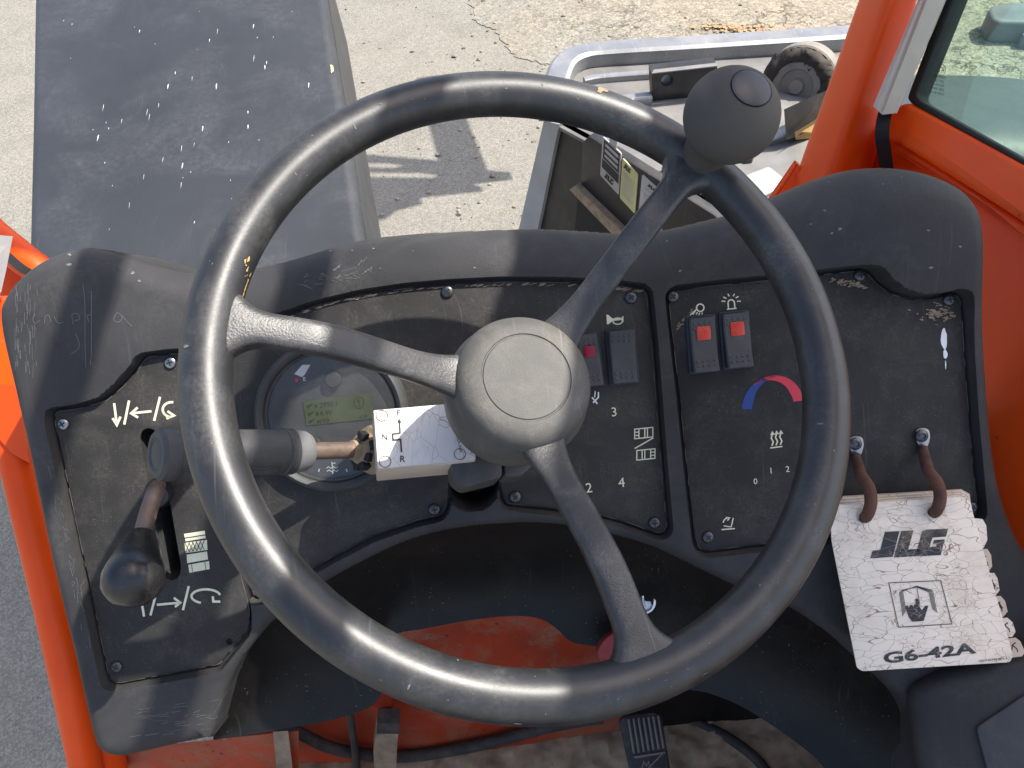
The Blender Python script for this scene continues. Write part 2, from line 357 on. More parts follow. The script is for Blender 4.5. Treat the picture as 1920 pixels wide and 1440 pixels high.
def ground_mat(name, base, dark, light, scale, tan, tan_amt, crack=0.0, blend=None):
    m, n, b, L = nodes(name); P = pos(n); fac = None
    if blend:
        (ax_, ay_), (nx_, ny_), b2, d2, l2 = blend
        dv = n.nodes.new('ShaderNodeVectorMath'); dv.operation = 'SUBTRACT'; dv.inputs[1].default_value = (ax_, ay_, 0); L.new(P, dv.inputs[0])
        dt = n.nodes.new('ShaderNodeVectorMath'); dt.operation = 'DOT_PRODUCT'; dt.inputs[1].default_value = (nx_, ny_, 0); L.new(dv.outputs[0], dt.inputs[0])
        wn = mul(n, L, mul(n, L, nz(n, L, P, 2.6, 7, .7), -.5, 'ADD'), 2.2)
        fac = ramp(n, L, mul(n, L, dt.outputs['Value'], wn, 'ADD'), .02, .85)
        base = mix(n, L, fac, b2, base); dark = mix(n, L, fac, d2, dark); light = mix(n, L, fac, l2, light)
    v = n.nodes.new('ShaderNodeTexVoronoi'); v.inputs['Scale'].default_value = scale; L.new(P, v.inputs['Vector'])
    sep = n.nodes.new('ShaderNodeSeparateColor'); L.new(v.outputs['Color'], sep.inputs[0])
    col = mix(n, L, ramp(n, L, sep.outputs[0], .15, .95), dark, light)
    v2 = n.nodes.new('ShaderNodeTexVoronoi'); v2.inputs['Scale'].default_value = scale*2.3; L.new(P, v2.inputs['Vector'])
    s2 = n.nodes.new('ShaderNodeSeparateColor'); L.new(v2.outputs['Color'], s2.inputs[0])
    col = mix(n, L, .5, col, mix(n, L, ramp(n, L, s2.outputs[1], .2, .9), dark, light))
    col = mix(n, L, .45, col, base)
    big = ramp(n, L, nz(n, L, P, .9, 6, .6), .35, .7); col = mix(n, L, mul(n, L, big, tan_amt), col, tan)
    col = mix(n, L, mul(n, L, ramp(n, L, nz(n, L, P, 3.5, 6, .65), .45, .75), .25), col, dark)
    hgt = v.outputs['Distance']
    if crack:
        d = n.nodes.new('ShaderNodeTexVoronoi'); d.feature = 'DISTANCE_TO_EDGE'; d.inputs['Scale'].default_value = 5.5
        t = n.nodes.new('ShaderNodeTexNoise'); t.inputs['Scale'].default_value = 9; t.inputs['Detail'].default_value = 6; L.new(P, t.inputs['Vector'])
        va = n.nodes.new('ShaderNodeVectorMath'); va.operation = 'MULTIPLY_ADD'; va.inputs[1].default_value = (.35, .35, .35); L.new(t.outputs['Color'], va.inputs[0]); L.new(P, va.inputs[2]); L.new(va.outputs[0], d.inputs['Vector'])
        f = ramp(n, L, d.outputs['Distance'], .008, .05, (1, 1, 1, 1), (0, 0, 0, 1)); f = mul(n, L, f, ramp(n, L, nz(n, L, P, 1.3, 4), .4, .6)); f = mul(n, L, f, fac) if fac is not None else f; col = mix(n, L, mul(n, L, f, crack), col, (.03, .026, .02))
    L.new(col, b.inputs['Base Color']); b.inputs['Roughness'].default_value = .9; b.inputs['Specular IOR Level'].default_value = .25
    bp = n.nodes.new('ShaderNodeBump'); bp.inputs['Strength'].default_value = .7; bp.inputs['Distance'].default_value = .0025; bp.invert = True
    L.new(hgt, bp.inputs['Height']); L.new(bp.outputs[0], b.inputs['Normal'])
    return m
_as = ((.212, .203, .172), (.075, .074, .068), (.40, .375, .315))
M['asphalt'] = ground_mat('pale_worn_asphalt', *_as, 135, (.27, .235, .175), .35)
_ga, _gb = np.array(WORLD.hit(868, 0)), np.array(WORLD.hit(1060, 142)); _gn = np.array([-(_gb-_ga)[1], (_gb-_ga)[0]]); _gn = _gn/np.linalg.norm(_gn)
if _gn@(np.array(WORLD.hit(1300, 20))-_ga) < 0: _gn = -_gn
M['old_asphalt'] = ground_mat('coarse_old_asphalt', (.245, .222, .172), (.055, .05, .043), (.48, .43, .335), 58, (.34, .26, .16), .35, .85, (tuple(_ga), tuple(_gn), *_as))

# ------------------------------------------------------------------ the setting
def structure(o): o['kind'] = 'structure'; return o
structure(put('ground', [(-400, -400, 0), (400, -400, 0), (400, 400, 0), (-400, 400, 0)], [(0, 1, 2, 3)], M['asphalt'], smooth=False, loc=(0, 0, 0)))
edge_px = [(800, -60), (868, 0), (915, 55), (960, 95), (1000, 118), (1060, 142), (1180, 175), (1400, 240), (1750, 330), (2100, 420)]
E0 = np.array([WORLD.hit(u, v) for u, v in edge_px]); E0 = resample(crom(E0, 6), 160)
E0 += RNG.normal(0, .010, E0.shape) + .02*np.sin(np.arange(160)*.37)[:, None]
far = [(60, E0[-1][1]-1), (60, 60), (-8, 60)]
V = [(x, y, .004) for x, y in E0]+[(x, y, .004) for x, y in far]
structure(put('old_asphalt', V, [tuple(range(len(V)))], M['old_asphalt'], smooth=False, loc=(0, 6, 0)))

# ------------------------------------------------------------------ main planes of the machine
DASH = Frame(at(1000, 760, .66), XW, (0, -math.cos(math.radians(47)), math.sin(math.radians(47))))
_wc = (.01498, -.01404, .45641); _wn = unit((.19169, -.31627, -1.0))
def camv(c): return c[0]*RT-c[1]*UP+c[2]*AX
WHEEL = Frame(EYE+camv(_wc), RT, camv(_wn))
FLOOR_Z = 1.05; KICK_Y = .375

# ------------------------------------------------------------------ dashboard
DB = thing('dashboard', 'black moulded dashboard with three screwed control plates behind the steering wheel', 'dashboard', (DASH.O[0], DASH.O[1], FLOOR_Z))
T_OUT = [(8, 600, 22), (15, 555, 30), (40, 515, 45), (75, 485, 55), (120, 467, 60), (160, 462, 60), (215, 474, 50), (265, 490, 50), (315, 504, 55), (380, 507, 70), (450, 500, 85), (520, 484, 95), (600, 460, 95), (680, 440, 95), (760, 431, 95), (860, 425, 95), (1000, 420, 95), (1100, 424, 95), (1180, 429, 95), (1260, 422, 95), (1340, 404, 100), (1420, 382, 110), (1490, 350, 120), (1550, 325, 120), (1600, 310, 110), (1640, 305, 100), (1690, 309, 80), (1740, 325, 60), (1790, 355, 45), (1818, 395, 36), (1827, 440, 32), (1834, 520, 30), (1842, 620, 30), (1850, 720, 30), (1858, 820, 30), (1870, 900, 30), (1887, 960, 30), (1908, 1010, 30), (1940, 1060, 30), (2000, 1150, 30), (2040, 1300, 30), (2040, 1500, 30)]
LIP = [(400, 1378), (418, 1325), (436, 1275), (462, 1226), (506, 1172), (556, 1128), (620, 1086), (690, 1048), (765, 1014), (840, 994), (920, 984), (1000, 981), (1080, 988), (1160, 1006), (1230, 1028), (1300, 1062), (1380, 1100), (1480, 1140), (1560, 1195), (1620, 1250), (1690, 1320), (1720, 1400), (1730, 1500)]
LBOT = [(395, 1386, 40), (330, 1400, 40), (260, 1418, 45), (215, 1424, 45), (185, 1405, 35), (170, 1360, 30), (140, 1220, 26), (100, 1050, 24), (60, 860, 24), (30, 720, 24)]
PL_LEFT = [(105, 772), (150, 766), (200, 752), (235, 722), (262, 690), (275, 670), (325, 663), (352, 662), (380, 800), (425, 980), (463, 1119), (468, 1140), (468, 1175), (455, 1192), (412, 1245), (222, 1280), (208, 1276), (204, 1262), (104, 790)]
PL_MID = [(402, 665), (418, 645), (446, 634), (500, 606), (600, 572), (680, 553), (760, 541), (840, 534), (940, 529), (1060, 530), (1150, 535), (1204, 542), (1212, 552), (1222, 650), (1235, 820), (1247, 960), (1250, 988), (1241, 999), (1222, 996), (1180, 980), (1120, 963), (1060, 955), (1000, 949), (950, 943), (943, 932), (942, 900), (915, 870), (870, 868), (842, 890), (838, 945), (828, 964), (780, 975), (700, 1003), (620, 1045), (560, 1080), (500, 1118), (478, 1120), (462, 1060), (440, 980), (415, 850), (402, 740)]
PL_RIGHT = [(1253, 556), (1263, 545), (1330, 537), (1440, 526), (1600, 509), (1626, 512), (1640, 530), (1670, 552), (1710, 563), (1750, 560), (1780, 552), (1797, 556), (1801, 572), (1806, 650), (1817, 800), (1830, 940), (1831, 962), (1818, 974), (1700, 988), (1560, 1005), (1440, 1018), (1326, 1032), (1311, 1028), (1303, 1012), (1290, 900), (1275, 750), (1262, 640)]
def seg_sdf(P, poly, rad=None):
    """signed distance (inside +) of points to a closed polygon, nearest point, interpolated radius"""
    A = np.asarray(poly, float); B = np.roll(A, -1, 0); N = len(A)
    best = np.full(len(P), 1e9); near = np.zeros_like(P); rr = np.zeros(len(P)); ins = np.zeros(len(P), bool)
    for i in range(N):
        d = B[i]-A[i]; l2 = d@d
        if l2 < 1e-14: continue
        t = np.clip(((P-A[i])@d)/l2, 0, 1); q = A[i]+t[:, None]*d; dd = np.linalg.norm(P-q, axis=1); mk = dd < best
        best[mk] = dd[mk]; near[mk] = q[mk]
        if rad is not None: rr[mk] = (rad[i]*(1-t)+rad[(i+1) % N]*t)[mk]
        c = ((A[i][1] > P[:, 1]) != (B[i][1] > P[:, 1]))
        if c.any():
            xi = A[i][0]+(P[:, 1]-A[i][1])*(B[i][0]-A[i][0])/((B[i][1]-A[i][1]) or 1e-12); ins ^= c & (P[:, 0] < xi)
    return np.where(ins, best, -best), near, rr
PXM = .66/F_PX
out_px = [(u, v) for u, v, _ in T_OUT]+LIP[::-1]+[(u, v) for u, v, _ in LBOT]
out_r = [r for *_, r in T_OUT]+[26]*len(LIP)+[r for *_, r in LBOT]
outl = np.c_[np.array(DASH.hits(out_px)), np.array(out_r)*PXM]
outl = crom(outl, 4, True); ORAD = outl[:, 2]; outl = outl[:, :2]
def plate_loop(px, r=.004): return roundpoly(DASH.hits(px), r, 4)
LP_L, LP_M, LP_R = plate_loop(PL_LEFT), plate_loop(PL_MID), plate_loop(PL_RIGHT)
cell = .0015
mn, mx = outl.min(0)-.006, outl.max(0)+.006
gx = np.arange(mn[0], mx[0], cell); gy = np.arange(mn[1], mx[1], cell)
GX, GY = np.meshgrid(gx, gy); P2 = np.stack([GX.ravel(), GY.ravel()], 1)
sd, near, rr = seg_sdf(P2, outl, ORAD)
rr = np.maximum(rr, .006); dcl = np.clip(sd, 0, None)
h = np.full(len(P2), .008)
def bump(u, v, amp, rx, ry):
    x, y = DASH.hit(u, v); return amp*np.exp(-((P2[:, 0]-x)/rx)**2-((P2[:, 1]-y)/ry)**2)
h += bump(1690, 440, .022, .085, .060)+bump(150, 590, .006, .07, .06)
h -= bump(1000, 430, .004, .2, .03)
k = np.minimum(dcl/rr, 1); h -= rr*(1-np.sqrt(np.clip(1-(1-k)**2, 0, 1)))
# lower left leg surface leans away towards its bottom
for LP in (LP_L, LP_M, LP_R):
    s2, nr2, _ = seg_sdf(P2, np.array(LP)); g = smooth01((s2+.0045)/.0020)
    for tgt in (-.0045, -.0025):
        mk = np.abs(s2-tgt) < cell*.52; ok = mk & (np.abs(s2) > 2e-4)
        P2[ok] = nr2[ok]+(P2[ok]-nr2[ok])*(tgt/s2[ok])[:, None]; g[ok] = 0.0 if tgt < -.004 else 1.0
    h = h*(1-g)+(-.004)*g
hx, hy = DASH.hit(886, 905); dd = np.hypot(P2[:, 0]-hx, P2[:, 1]-hy); g = smooth01((.0235-dd)/.003); h = h*(1-g)+(-.05)*g
sx_, sy_ = DASH.hit(300, 945)
slot_px = [(262, 818), (268, 806), (280, 802), (292, 808), (298, 822), (340, 1064), (336, 1082), (322, 1090), (309, 1082)]
s3, _, _ = seg_sdf(P2, np.array(DASH.hits(slot_px))); g = smooth01((s3+.003)/.003); h = h*(1-g)+(-.045)*g
outside = sd < 0
P3 = P2.copy(); P3[outside] = near[outside]
h[outside] = np.minimum(h[outside]-.02, -.02)-np.where(sd[outside] < -cell*1.2, .10, .0)
keep = sd > -cell*2.6
ny, nx = GX.shape; idx = np.arange(nx*ny).reshape(ny, nx)
q = np.stack([idx[:-1, :-1], idx[:-1, 1:], idx[1:, 1:], idx[1:, :-1]], -1).reshape(-1, 4)
q = q[keep[q].all(1)]
used = np.unique(q); rem = np.full(nx*ny, -1); rem[used] = np.arange(len(used))
put('cowl', DASH.W(np.c_[P3, h][used]), rem[q], M['cowl'], DB, sharp=60)
# recessed knee wall under the lip
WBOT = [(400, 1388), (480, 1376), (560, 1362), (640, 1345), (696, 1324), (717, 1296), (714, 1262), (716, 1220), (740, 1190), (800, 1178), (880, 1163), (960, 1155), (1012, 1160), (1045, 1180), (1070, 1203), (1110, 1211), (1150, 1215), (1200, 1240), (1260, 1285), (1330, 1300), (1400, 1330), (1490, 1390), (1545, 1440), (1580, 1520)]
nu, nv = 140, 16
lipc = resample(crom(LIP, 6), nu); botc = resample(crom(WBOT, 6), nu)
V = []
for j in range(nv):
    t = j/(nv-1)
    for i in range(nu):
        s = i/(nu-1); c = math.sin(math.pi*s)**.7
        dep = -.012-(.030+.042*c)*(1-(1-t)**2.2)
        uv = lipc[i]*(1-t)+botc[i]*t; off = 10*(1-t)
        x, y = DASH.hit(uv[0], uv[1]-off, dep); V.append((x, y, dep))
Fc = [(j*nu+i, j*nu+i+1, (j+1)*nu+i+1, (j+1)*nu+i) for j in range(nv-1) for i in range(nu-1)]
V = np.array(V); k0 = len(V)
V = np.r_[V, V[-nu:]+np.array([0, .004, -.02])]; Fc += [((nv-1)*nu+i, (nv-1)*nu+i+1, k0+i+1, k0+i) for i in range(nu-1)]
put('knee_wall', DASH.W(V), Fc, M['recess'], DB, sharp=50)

# plates, screws
ZP = .0005                                                     # top face of the plates above the dash plane
slot = roundpoly(DASH.hits(slot_px), .004, 3); hole = circle(.0028, 16, *DASH.hit(430, 1203))
plates = {}
for key, lp, holes in (('left', LP_L, [slot, hole]), ('mid', LP_M, []), ('right', LP_R, [])):
    V, Fc = slab(DASH, [lp]+holes, ZP-.0025, ZP, .0006)
    plates[key] = put('control_plate', V, Fc, M['plate'], DB, sharp=30)
def screw_mesh(name, mat, r=.0052):
    m = MB(); L0 = Frame((0, 0, 0), (1, 0, 0), (0, 0, 1))
    prof = [(r, 0), (r, .0006), (r*.97, .0014), (r*.8, .0022), (r*.5, .0027), (0, .0029)]
    m.add(*lathe(L0, prof, 20)); me = bpy.data.meshes.new(name)
    me.from_pydata(m.v, [], m.f); me.polygons.foreach_set('use_smooth', [True]*len(me.polygons)); me.materials.append(mat); me.update(); return me
def cross_mesh(r=.0052):
    m = MB(); L0 = Frame((0, 0, 0), (1, 0, 0), (0, 0, 1))
    m.add(*box(L0, -r*.52, r*.52, -r*.13, r*.13, .0020, .00285)); m.add(*box(L0, -r*.13, r*.13, -r*.52, r*.52, .0020, .0029))
    me = bpy.data.meshes.new('screw_recess'); me.from_pydata(m.v, [], m.f); me.materials.append(M['black']); me.update(); return me
SM, SMD, CM = screw_mesh('screw', M['steel']), screw_mesh('screw_dark', M['dark_steel']), cross_mesh()
for key, lst in (('left', [(119, 795, 0), (320, 680, 0), (219, 1250, 1)]), ('mid', [(443, 653, 0), (839, 547, 1), (1183, 558, 1), (815, 955, 1), (966, 932, 1), (1227, 980, 1)]), ('right', [(1261, 556, 1), (1612, 516, 1), (1779, 562, 1), (1327, 1007, 1), (1822, 951, 1)])):
    for u, v, d in lst:
        fr = DASH.sub(u, v, ZP, random.uniform(0, 1.5))
        inst('screw', SMD if d else SM, fr, plates[key]); inst('screw_recess', CM, fr, plates[key])
for key, lp in (('left', LP_L), ('mid', LP_M), ('right', LP_R)):
    m = MB(); Q = resample(np.array(list(lp)+[lp[0]]), 420); on = 0
    for i in range(0, len(Q)-4, 3):
        if random.random() < .35: on = 1-on
        if on: m.add(*stroke(DASH, [Q[i+t] for t in range(4)], random.uniform(.0003, .0006), ZP+.00025))
    o = put('worn_edge', m.v, m.f, M['edge_dust'], plates[key], smooth=False); o['kind'] = 'stuff'
# printed symbols: each one a thin layer of ink on its plate
ZI = ZP+.00035
def ink(key, name, mat, *geos):
    m = MB()
    for g in geos: m.add(*g)
    return put(name, m.v, m.f, M[mat], plates[key], smooth=False)
def sk(pts, wpx, closed=False, fr=DASH, z=ZI): return stroke(fr, fr.hits(pts, z), wpx*PXM, z, closed)
def fl(pts, fr=DASH, z=ZI): return sheet(fr, fr.hits(pts, z), z)
def arc(cx, cy, rx, ry, a0, a1, n=14): return [(cx+rx*math.cos(math.radians(a0+(a1-a0)*k/n)), cy-ry*math.sin(math.radians(a0+(a1-a0)*k/n))) for k in range(n+1)]
def tx(key, body, u, v, hp, mat='print', **kw): return ink(key, 'number', mat, text_geo(body, DASH, u, v, hp, ZI, rot=0, **kw))
# left plate arrows
ink('left', 'arrow_symbol', 'print', sk([(214, 756), (219, 795)], 4.5), sk([(211, 784), (219, 797), (226, 781)], 4.5), sk([(242, 751), (233, 796)], 4.5), sk([(246, 775), (284, 771)], 4.5), sk([(258, 764), (246, 775), (259, 783)], 4.5), sk([(300, 744), (289, 789)], 4.5), sk(arc(322, 768, 17, 14, 80, 265), 4.5), sk([(314, 771), (326, 779), (312, 785)], 4.5))
ink('left', 'arrow_symbol', 'print', sk([(270, 1156), (265, 1124)], 4.5), sk([(260, 1130), (265, 1122), (274, 1128)], 4.5), sk([(282, 1154), (293, 1112)], 4.5), sk([(294, 1134), (338, 1130)], 4.5), sk([(326, 1121), (338, 1130), (328, 1138)], 4.5), sk([(343, 1144), (354, 1099)], 4.5), sk(arc(386, 1118, 27, 13, -110, -350, 20)[::-1], 4.5), sk([(399, 1118), (400, 1128), (413, 1128)], 4.5))
ink('left', 'coupling_symbol', 'print', fl([(345, 1001), (384, 995), (385, 1002), (346, 1008)]), fl([(347, 1010), (385, 1004), (386, 1009), (348, 1015)]), fl([(346, 1018), (388, 1012), (389, 1031), (348, 1037)]), fl([(350, 1040), (388, 1034), (390, 1049), (351, 1056)]), fl([(353, 1059), (392, 1052), (393, 1067), (355, 1074)]))
ink('left', 'coupling_symbol', 'print_dark', *[stroke(DASH, DASH.hits(l, ZI+.0003), 1.2*PXM, ZI+.0003) for l in ([[(347+k*7, 1018-k), (355+k*7, 1035-k)] for k in range(5)]+[[(355+k*7, 1017-k), (348+k*7, 1036-k)] for k in range(5)]+[[(359, 1058), (361, 1072)], [(384, 1054), (386, 1068)]])])
# middle plate
ink('mid', 'horn_symbol', 'print', fl([(1137, 590), (1140, 590), (1148, 597), (1165, 596), (1169, 592), (1169, 604), (1165, 600), (1148, 602), (1141, 608), (1138, 608)]), sk(arc(1158, 602, 9, 6, 0, 360, 18), 2.2))
ink('mid', 'number', 'print', text_geo('3', DASH, 1151, 772, 17, ZI)); ink('mid', 'number', 'print', text_geo('2', DASH, 1104, 914, 18, ZI)); ink('mid', 'number', 'print', text_geo('4', DASH, 1165, 904, 18, ZI))
ink('mid', 'light_symbol', 'print_white', sk([(1122, 735), (1122, 745), (1112, 755)], 2.5), sk([(1110, 745), (1120, 757)], 2.5), sk([(1116, 733), (1115, 745)], 2))
def coupling(u, v, flip):
    s = -1 if flip else 1; f2 = lambda a, b: (u+a*s, v+b-a*s*.10)
    return [sk([f2(-17, -8), f2(17, -8), f2(17, 10), f2(-17, 10)], 2, True), sk([f2(-9, -8), f2(-9, 10)], 2), sk([f2(2, -8), f2(2, 10)], 2), sk([f2(7, -8), f2(7, 10)], 2), sk([f2(-17, -2), f2(-9, -2)], 2), sk([f2(-17, 4), f2(-9, 4)], 2)]
ink('mid', 'gear_symbol', 'print', *coupling(1207, 811, False), *coupling(1211, 851, True), sk([(1190, 841), (1225, 821)], 2.2))
# right plate
ink('right', 'work_light_symbol', 'print', sk(arc(1313, 577, 7, 7, 0, 360, 16), 2.3), sk([(1306, 580), (1294, 591)], 2.3), sk([(1304, 583), (1299, 590)], 2), sk([(1308, 585), (1305, 590)], 2), sk([(1312, 586), (1310, 591)], 2), sk([(1317, 586), (1316, 590)], 2))
ink('right', 'beacon_symbol', 'print', sk([(1363, 580), (1381, 578)], 2.4), sk([(1366, 579), (1365, 568)], 2.4), sk([(1378, 578), (1377, 567)], 2.4), sk(arc(1371, 568, 6, 6, 5, 175, 8), 2.4), *[sk([(1371+11*math.cos(math.radians(a)), 566-11*math.sin(math.radians(a))), (1371+18*math.cos(math.radians(a)), 566-16*math.sin(math.radians(a)))], 2.2) for a in (5, 40, 70, 110, 145, 175)])
def crescent(a0, a1, mat, flip):
    n = 16; o = []; i = []
    for k in range(n+1):
        t = k/n; a = math.radians(a0+(a1-a0)*t); wd = 19*min(1, .12+1.15*(t if flip else 1-t))
        o.append((1449+58*math.cos(a), 764-60*math.sin(a)-5*math.cos(a))); i.append((1449+(58-wd)*math.cos(a), 764-(60-wd)*math.sin(a)-5*math.cos(a)))
    m = MB()
    for k in range(n): m.add(*fl([o[k], o[k+1], i[k+1], i[k]]))
    return put('heat_arc', m.v, m.f, M[mat], plates['right'], smooth=False)
crescent(178, 82, 'blue_ink', False); crescent(128, 8, 'red_ink', True)
ink('right', 'heater_symbol', 'print', sk([(1444, 840), (1467, 837)], 2.5), *[sk([(1447+k*8, 836-k), (1450+k*8, 829-k), (1446+k*8, 821-k), (1449+k*8, 812-k)], 2.6) for k in range(3)], *[fl([(1444+k*8, 816-k), (1448+k*8, 808-k), (1453+k*8, 815-k)]) for k in range(3)])
for t_, u, v in (('0', 1416, 902), ('1', 1445, 882), ('2', 1476, 879)): ink('right', 'number', 'print', text_geo(t_, DASH, u, v, 11, ZI))
ink('right', 'hood_symbol', 'print', sk([(1353, 993), (1378, 991)], 2.4), sk([(1375, 971), (1371, 988)], 2.2), sk([(1371, 988), (1357, 986)], 2), sk(arc(1366, 981, 10, 10, 100, 175, 7), 2.2), sk([(1361, 970), (1368, 971), (1364, 976)], 2))
# splashes and dust on the plates
BZC = [0]
def blot(fr, u, v, rx, ry, z, rot=0, n=14, jag=.35):
    BZC[0] = (BZC[0]+1) % 60; z = z+BZC[0]*8e-6
    c = fr.hit(u, v, z); d = (fr.O-EYE)@AX/F_PX; pts = []
    for k in range(n):
        a = 2*math.pi*k/n; s = 1+random.uniform(-jag, jag); x, y = rx*s*math.cos(a)*d, ry*s*math.sin(a)*d
        pts.append((c[0]+x*math.cos(rot)-y*math.sin(rot), c[1]+x*math.sin(rot)+y*math.cos(rot)))
    return sheet(fr, pts, z)
put('paint_drip', *[(lambda m: (m.v, m.f))(MB().add(*blot(DASH, 1770, 636, 6, 20, ZI, 0, 16, .12)).add(*blot(DASH, 1773, 664, 4, 9, ZI, 0, 10, .2)).add(*blot(DASH, 1773, 684, 1.2, 9, ZI, 0, 8, .2)))][0], M['print_white'], plates['right'], smooth=False)
m = MB()
for _ in range(46):
    a = random.random(); m.add(*blot(DASH, 1560+60*a+random.gauss(0, 4), 526+10*a+random.gauss(0, 3), random.uniform(1, 5), random.uniform(.6, 2), ZI, .1))
for _ in range(70): m.add(*blot(DASH, 1757+random.gauss(0, 15), 588+random.gauss(0, 8), random.uniform(1, 5), random.uniform(.6, 2.2), ZI, -.3))
for _ in range(30):
    a = random.random(); m.add(*blot(DASH, 1266+40*a+random.gauss(0, 2), 620-50*a+random.gauss(0, 2), random.uniform(1, 3), random.uniform(.5, 1.4), ZI, .9))
o = put('dried_dust', m.v, m.f, M['mud'], plates['right'], smooth=False); o['kind'] = 'stuff'
m = MB()
for k in range(90):
    t = random.random(); u = 560+640*t; v = 586-52*math.sin(min(1, t*1.35)*math.pi/2)+random.gauss(0, 1.2) if False else None
    pts = crom(np.array([(500, 609), (600, 574), (680, 556), (760, 544), (840, 537), (940, 532), (1060, 533), (1150, 538), (1204, 545)]), 8); p = pts[int(t*(len(pts)-1))]
    m.add(*blot(DASH, p[0], p[1]+random.uniform(0, 3), random.uniform(3, 9), random.uniform(.5, 1.3), ZI, .15))
o = put('dried_dust', m.v, m.f, M['mud'], plates['mid'], smooth=False); o['kind'] = 'stuff'

# rocker switches
def rocker(tl, tr, br, bl, lens=None, tilt=1, dots=True, lensmat='red_lens', lenspx=None):
    c = [np.array(DASH.hit(u, v, .008)) for u, v in (tl, tr, br, bl)]
    ctr = sum(c)/4; ex2 = unit((c[1]-c[0])+(c[2]-c[3])); wd = np.linalg.norm(c[1]-c[0]); ht = np.linalg.norm(c[3]-c[0])
    ex3 = ex2[0]*DASH.ex+ex2[1]*DASH.ey; fr = Frame(DASH.O+ctr[0]*DASH.ex+ctr[1]*DASH.ey+ZP*DASH.n, ex3, DASH.n)
    n = 14; m = MB(); prof = []
    for k in range(n+1):
        y = -ht/2+ht*k/n; s = y/(ht/2); z = .0075+.0035*s*tilt+.0022*s*s
        prof.append((y, z))
    hw = wd/2; b = .0012; V = []; cols = [(-hw, -.001, 1), (-hw, -b, 1), (-hw+b, 0, 1), (hw-b, 0, 1), (hw, -b, 1), (hw, -.001, 1)]
    for k, (y, z) in enumerate(prof):
        yy = y
        for j, (x, dz, _) in enumerate(cols):
            zz = 0.0 if j in (0, 5) else z+dz
            V.append((x, yy, zz))
    nc = len(cols); Fc = [(k*nc+j, k*nc+j+1, (k+1)*nc+j+1, (k+1)*nc+j) for k in range(n) for j in range(nc-1)]
    Fc += [tuple(range(nc))[::-1], tuple(range(n*nc, n*nc+nc))]
    m.add(fr.W(np.array(V)), Fc)
    L2 = []
    for row in (.40, .31, -.31, -.40):
        for cc in (-.33, -.11, .11, .33):
            y = row*ht; s = y/(ht/2); z = .0075+.0035*s*tilt+.0022*s*s
            f2 = Frame(fr.W(np.array([cc*wd, y, z-.0003])), fr.ex, fr.n); m.add(*lathe(f2, [(.0012, 0), (.0010, .0007), (.0005, .0010), (0, .0011)], 8))
    o = put('rocker_switch', m.v, m.f, M['grip'], DB, sharp=40)
    mm = MB().add(*slab(fr, [roundpoly([(-hw-.0022, -ht/2-.002), (hw+.0022, -ht/2-.002), (hw+.0022, ht/2+.002), (-hw-.0022, ht/2+.002)], .002)], 0.0002, .0018, .0005))
    put('switch_bezel', mm.v, mm.f, M['gloss_black'], o)
    if lenspx:
        y = lenspx*ht; s = y/(ht/2); z = .0075+.0035*s*tilt+.0022*s*s
        f2 = Frame(fr.W(np.array([0.02*wd, y, z])), fr.ex, fr.n)
        put('lens', *slab(f2, [roundpoly([(-wd*.27, -wd*.27), (wd*.27, -wd*.27), (wd*.27, wd*.27), (-wd*.27, wd*.27)], .0015)], -.0015, .0011, .0005), M[lensmat], o)
    return o
rocker((1143, 622), (1190, 617), (1192, 716), (1148, 720), tilt=.7)
rocker((1083, 629), (1122, 624), (1131, 720), (1087, 725), tilt=-.7, lensmat='crimson_lens', lenspx=.16)
rocker((1293, 598), (1341, 594), (1347, 693), (1300, 698), tilt=-.7, lenspx=.21)
rocker((1356, 590), (1404, 586), (1411, 684), (1363, 690), tilt=-.7, lenspx=.21)

# round instrument gauge
gc = (624, 778); GR = 143*PXM
GF = DASH.sub(*gc, ZP)
g = put('instrument_gauge', *lathe(GF, [(GR, -.002), (GR*1.0, .006), (GR*.975, .011), (GR*.93, .0135), (GR*.885, .012), (GR*.86, .008), (GR*.85, .0065), (GR*.83, .006), (GR*.825, .0042)], 72), M['grip'], DB, sharp=50)
put('dial', *lathe(GF, [(GR*.84, .0032), (GR*.3, .0032), (0, .0032)], 64), M['gauge'], g)
GZ = ZP+.0032
def gk(pts, wpx, closed=False): return stroke(DASH, DASH.hits(pts, GZ+.0004), wpx*PXM, GZ+.0004, closed)
def gf(pts, dz=.0004): return sheet(DASH, DASH.hits(pts, GZ+dz), GZ+dz)
put('display', *slab(DASH, [DASH.hits([(568, 752), (694, 739), (699, 785), (575, 798)], GZ+.001)], GZ-.001, GZ+.001), M['lcd'], g, smooth=False)
m = MB()
for t_, u, v, hp in (('2990.1', 618, 757, 10), ('14.4V', 612, 773, 10), ('999', 610, 788, 10)):
    f3 = DASH; m.add(*text_geo(t_, DASH, u, v, hp, GZ+.0013, bold=.01, sx=.95))
for k in range(3):
    m.add(*stroke(DASH, DASH.hits([(574+k*2, 762+k*14), (584+k*2, 760+k*14)], GZ+.0013), 2*PXM, GZ+.0013)); m.add(*stroke(DASH, DASH.hits([(576+k*2, 766+k*14), (586+k*2, 757+k*14)], GZ+.0013), 2*PXM, GZ+.0013))
    m.add(*sheet(DASH, DASH.hits([(590+k*2, 757+k*15), (596+k*2, 761+k*15), (591+k*2, 766+k*15)], GZ+.0013), GZ+.0013))
m.add(*stroke(DASH, DASH.hits(arc(673, 755, 9, 11, 0, 360, 18), GZ+.0013), 1.3*PXM, GZ+.0013)); m.add(*stroke(DASH, DASH.hits([(672, 748), (673, 757)], GZ+.0013), 2.2*PXM, GZ+.0013)); m.add(*blot(DASH, 674, 761, 1.5, 1.5, GZ+.0013))
m.add(*text_geo('#28', DASH, 683, 780, 7, GZ+.0013))
put('display_text', m.v, m.f, M['print_dark'], g, smooth=False)
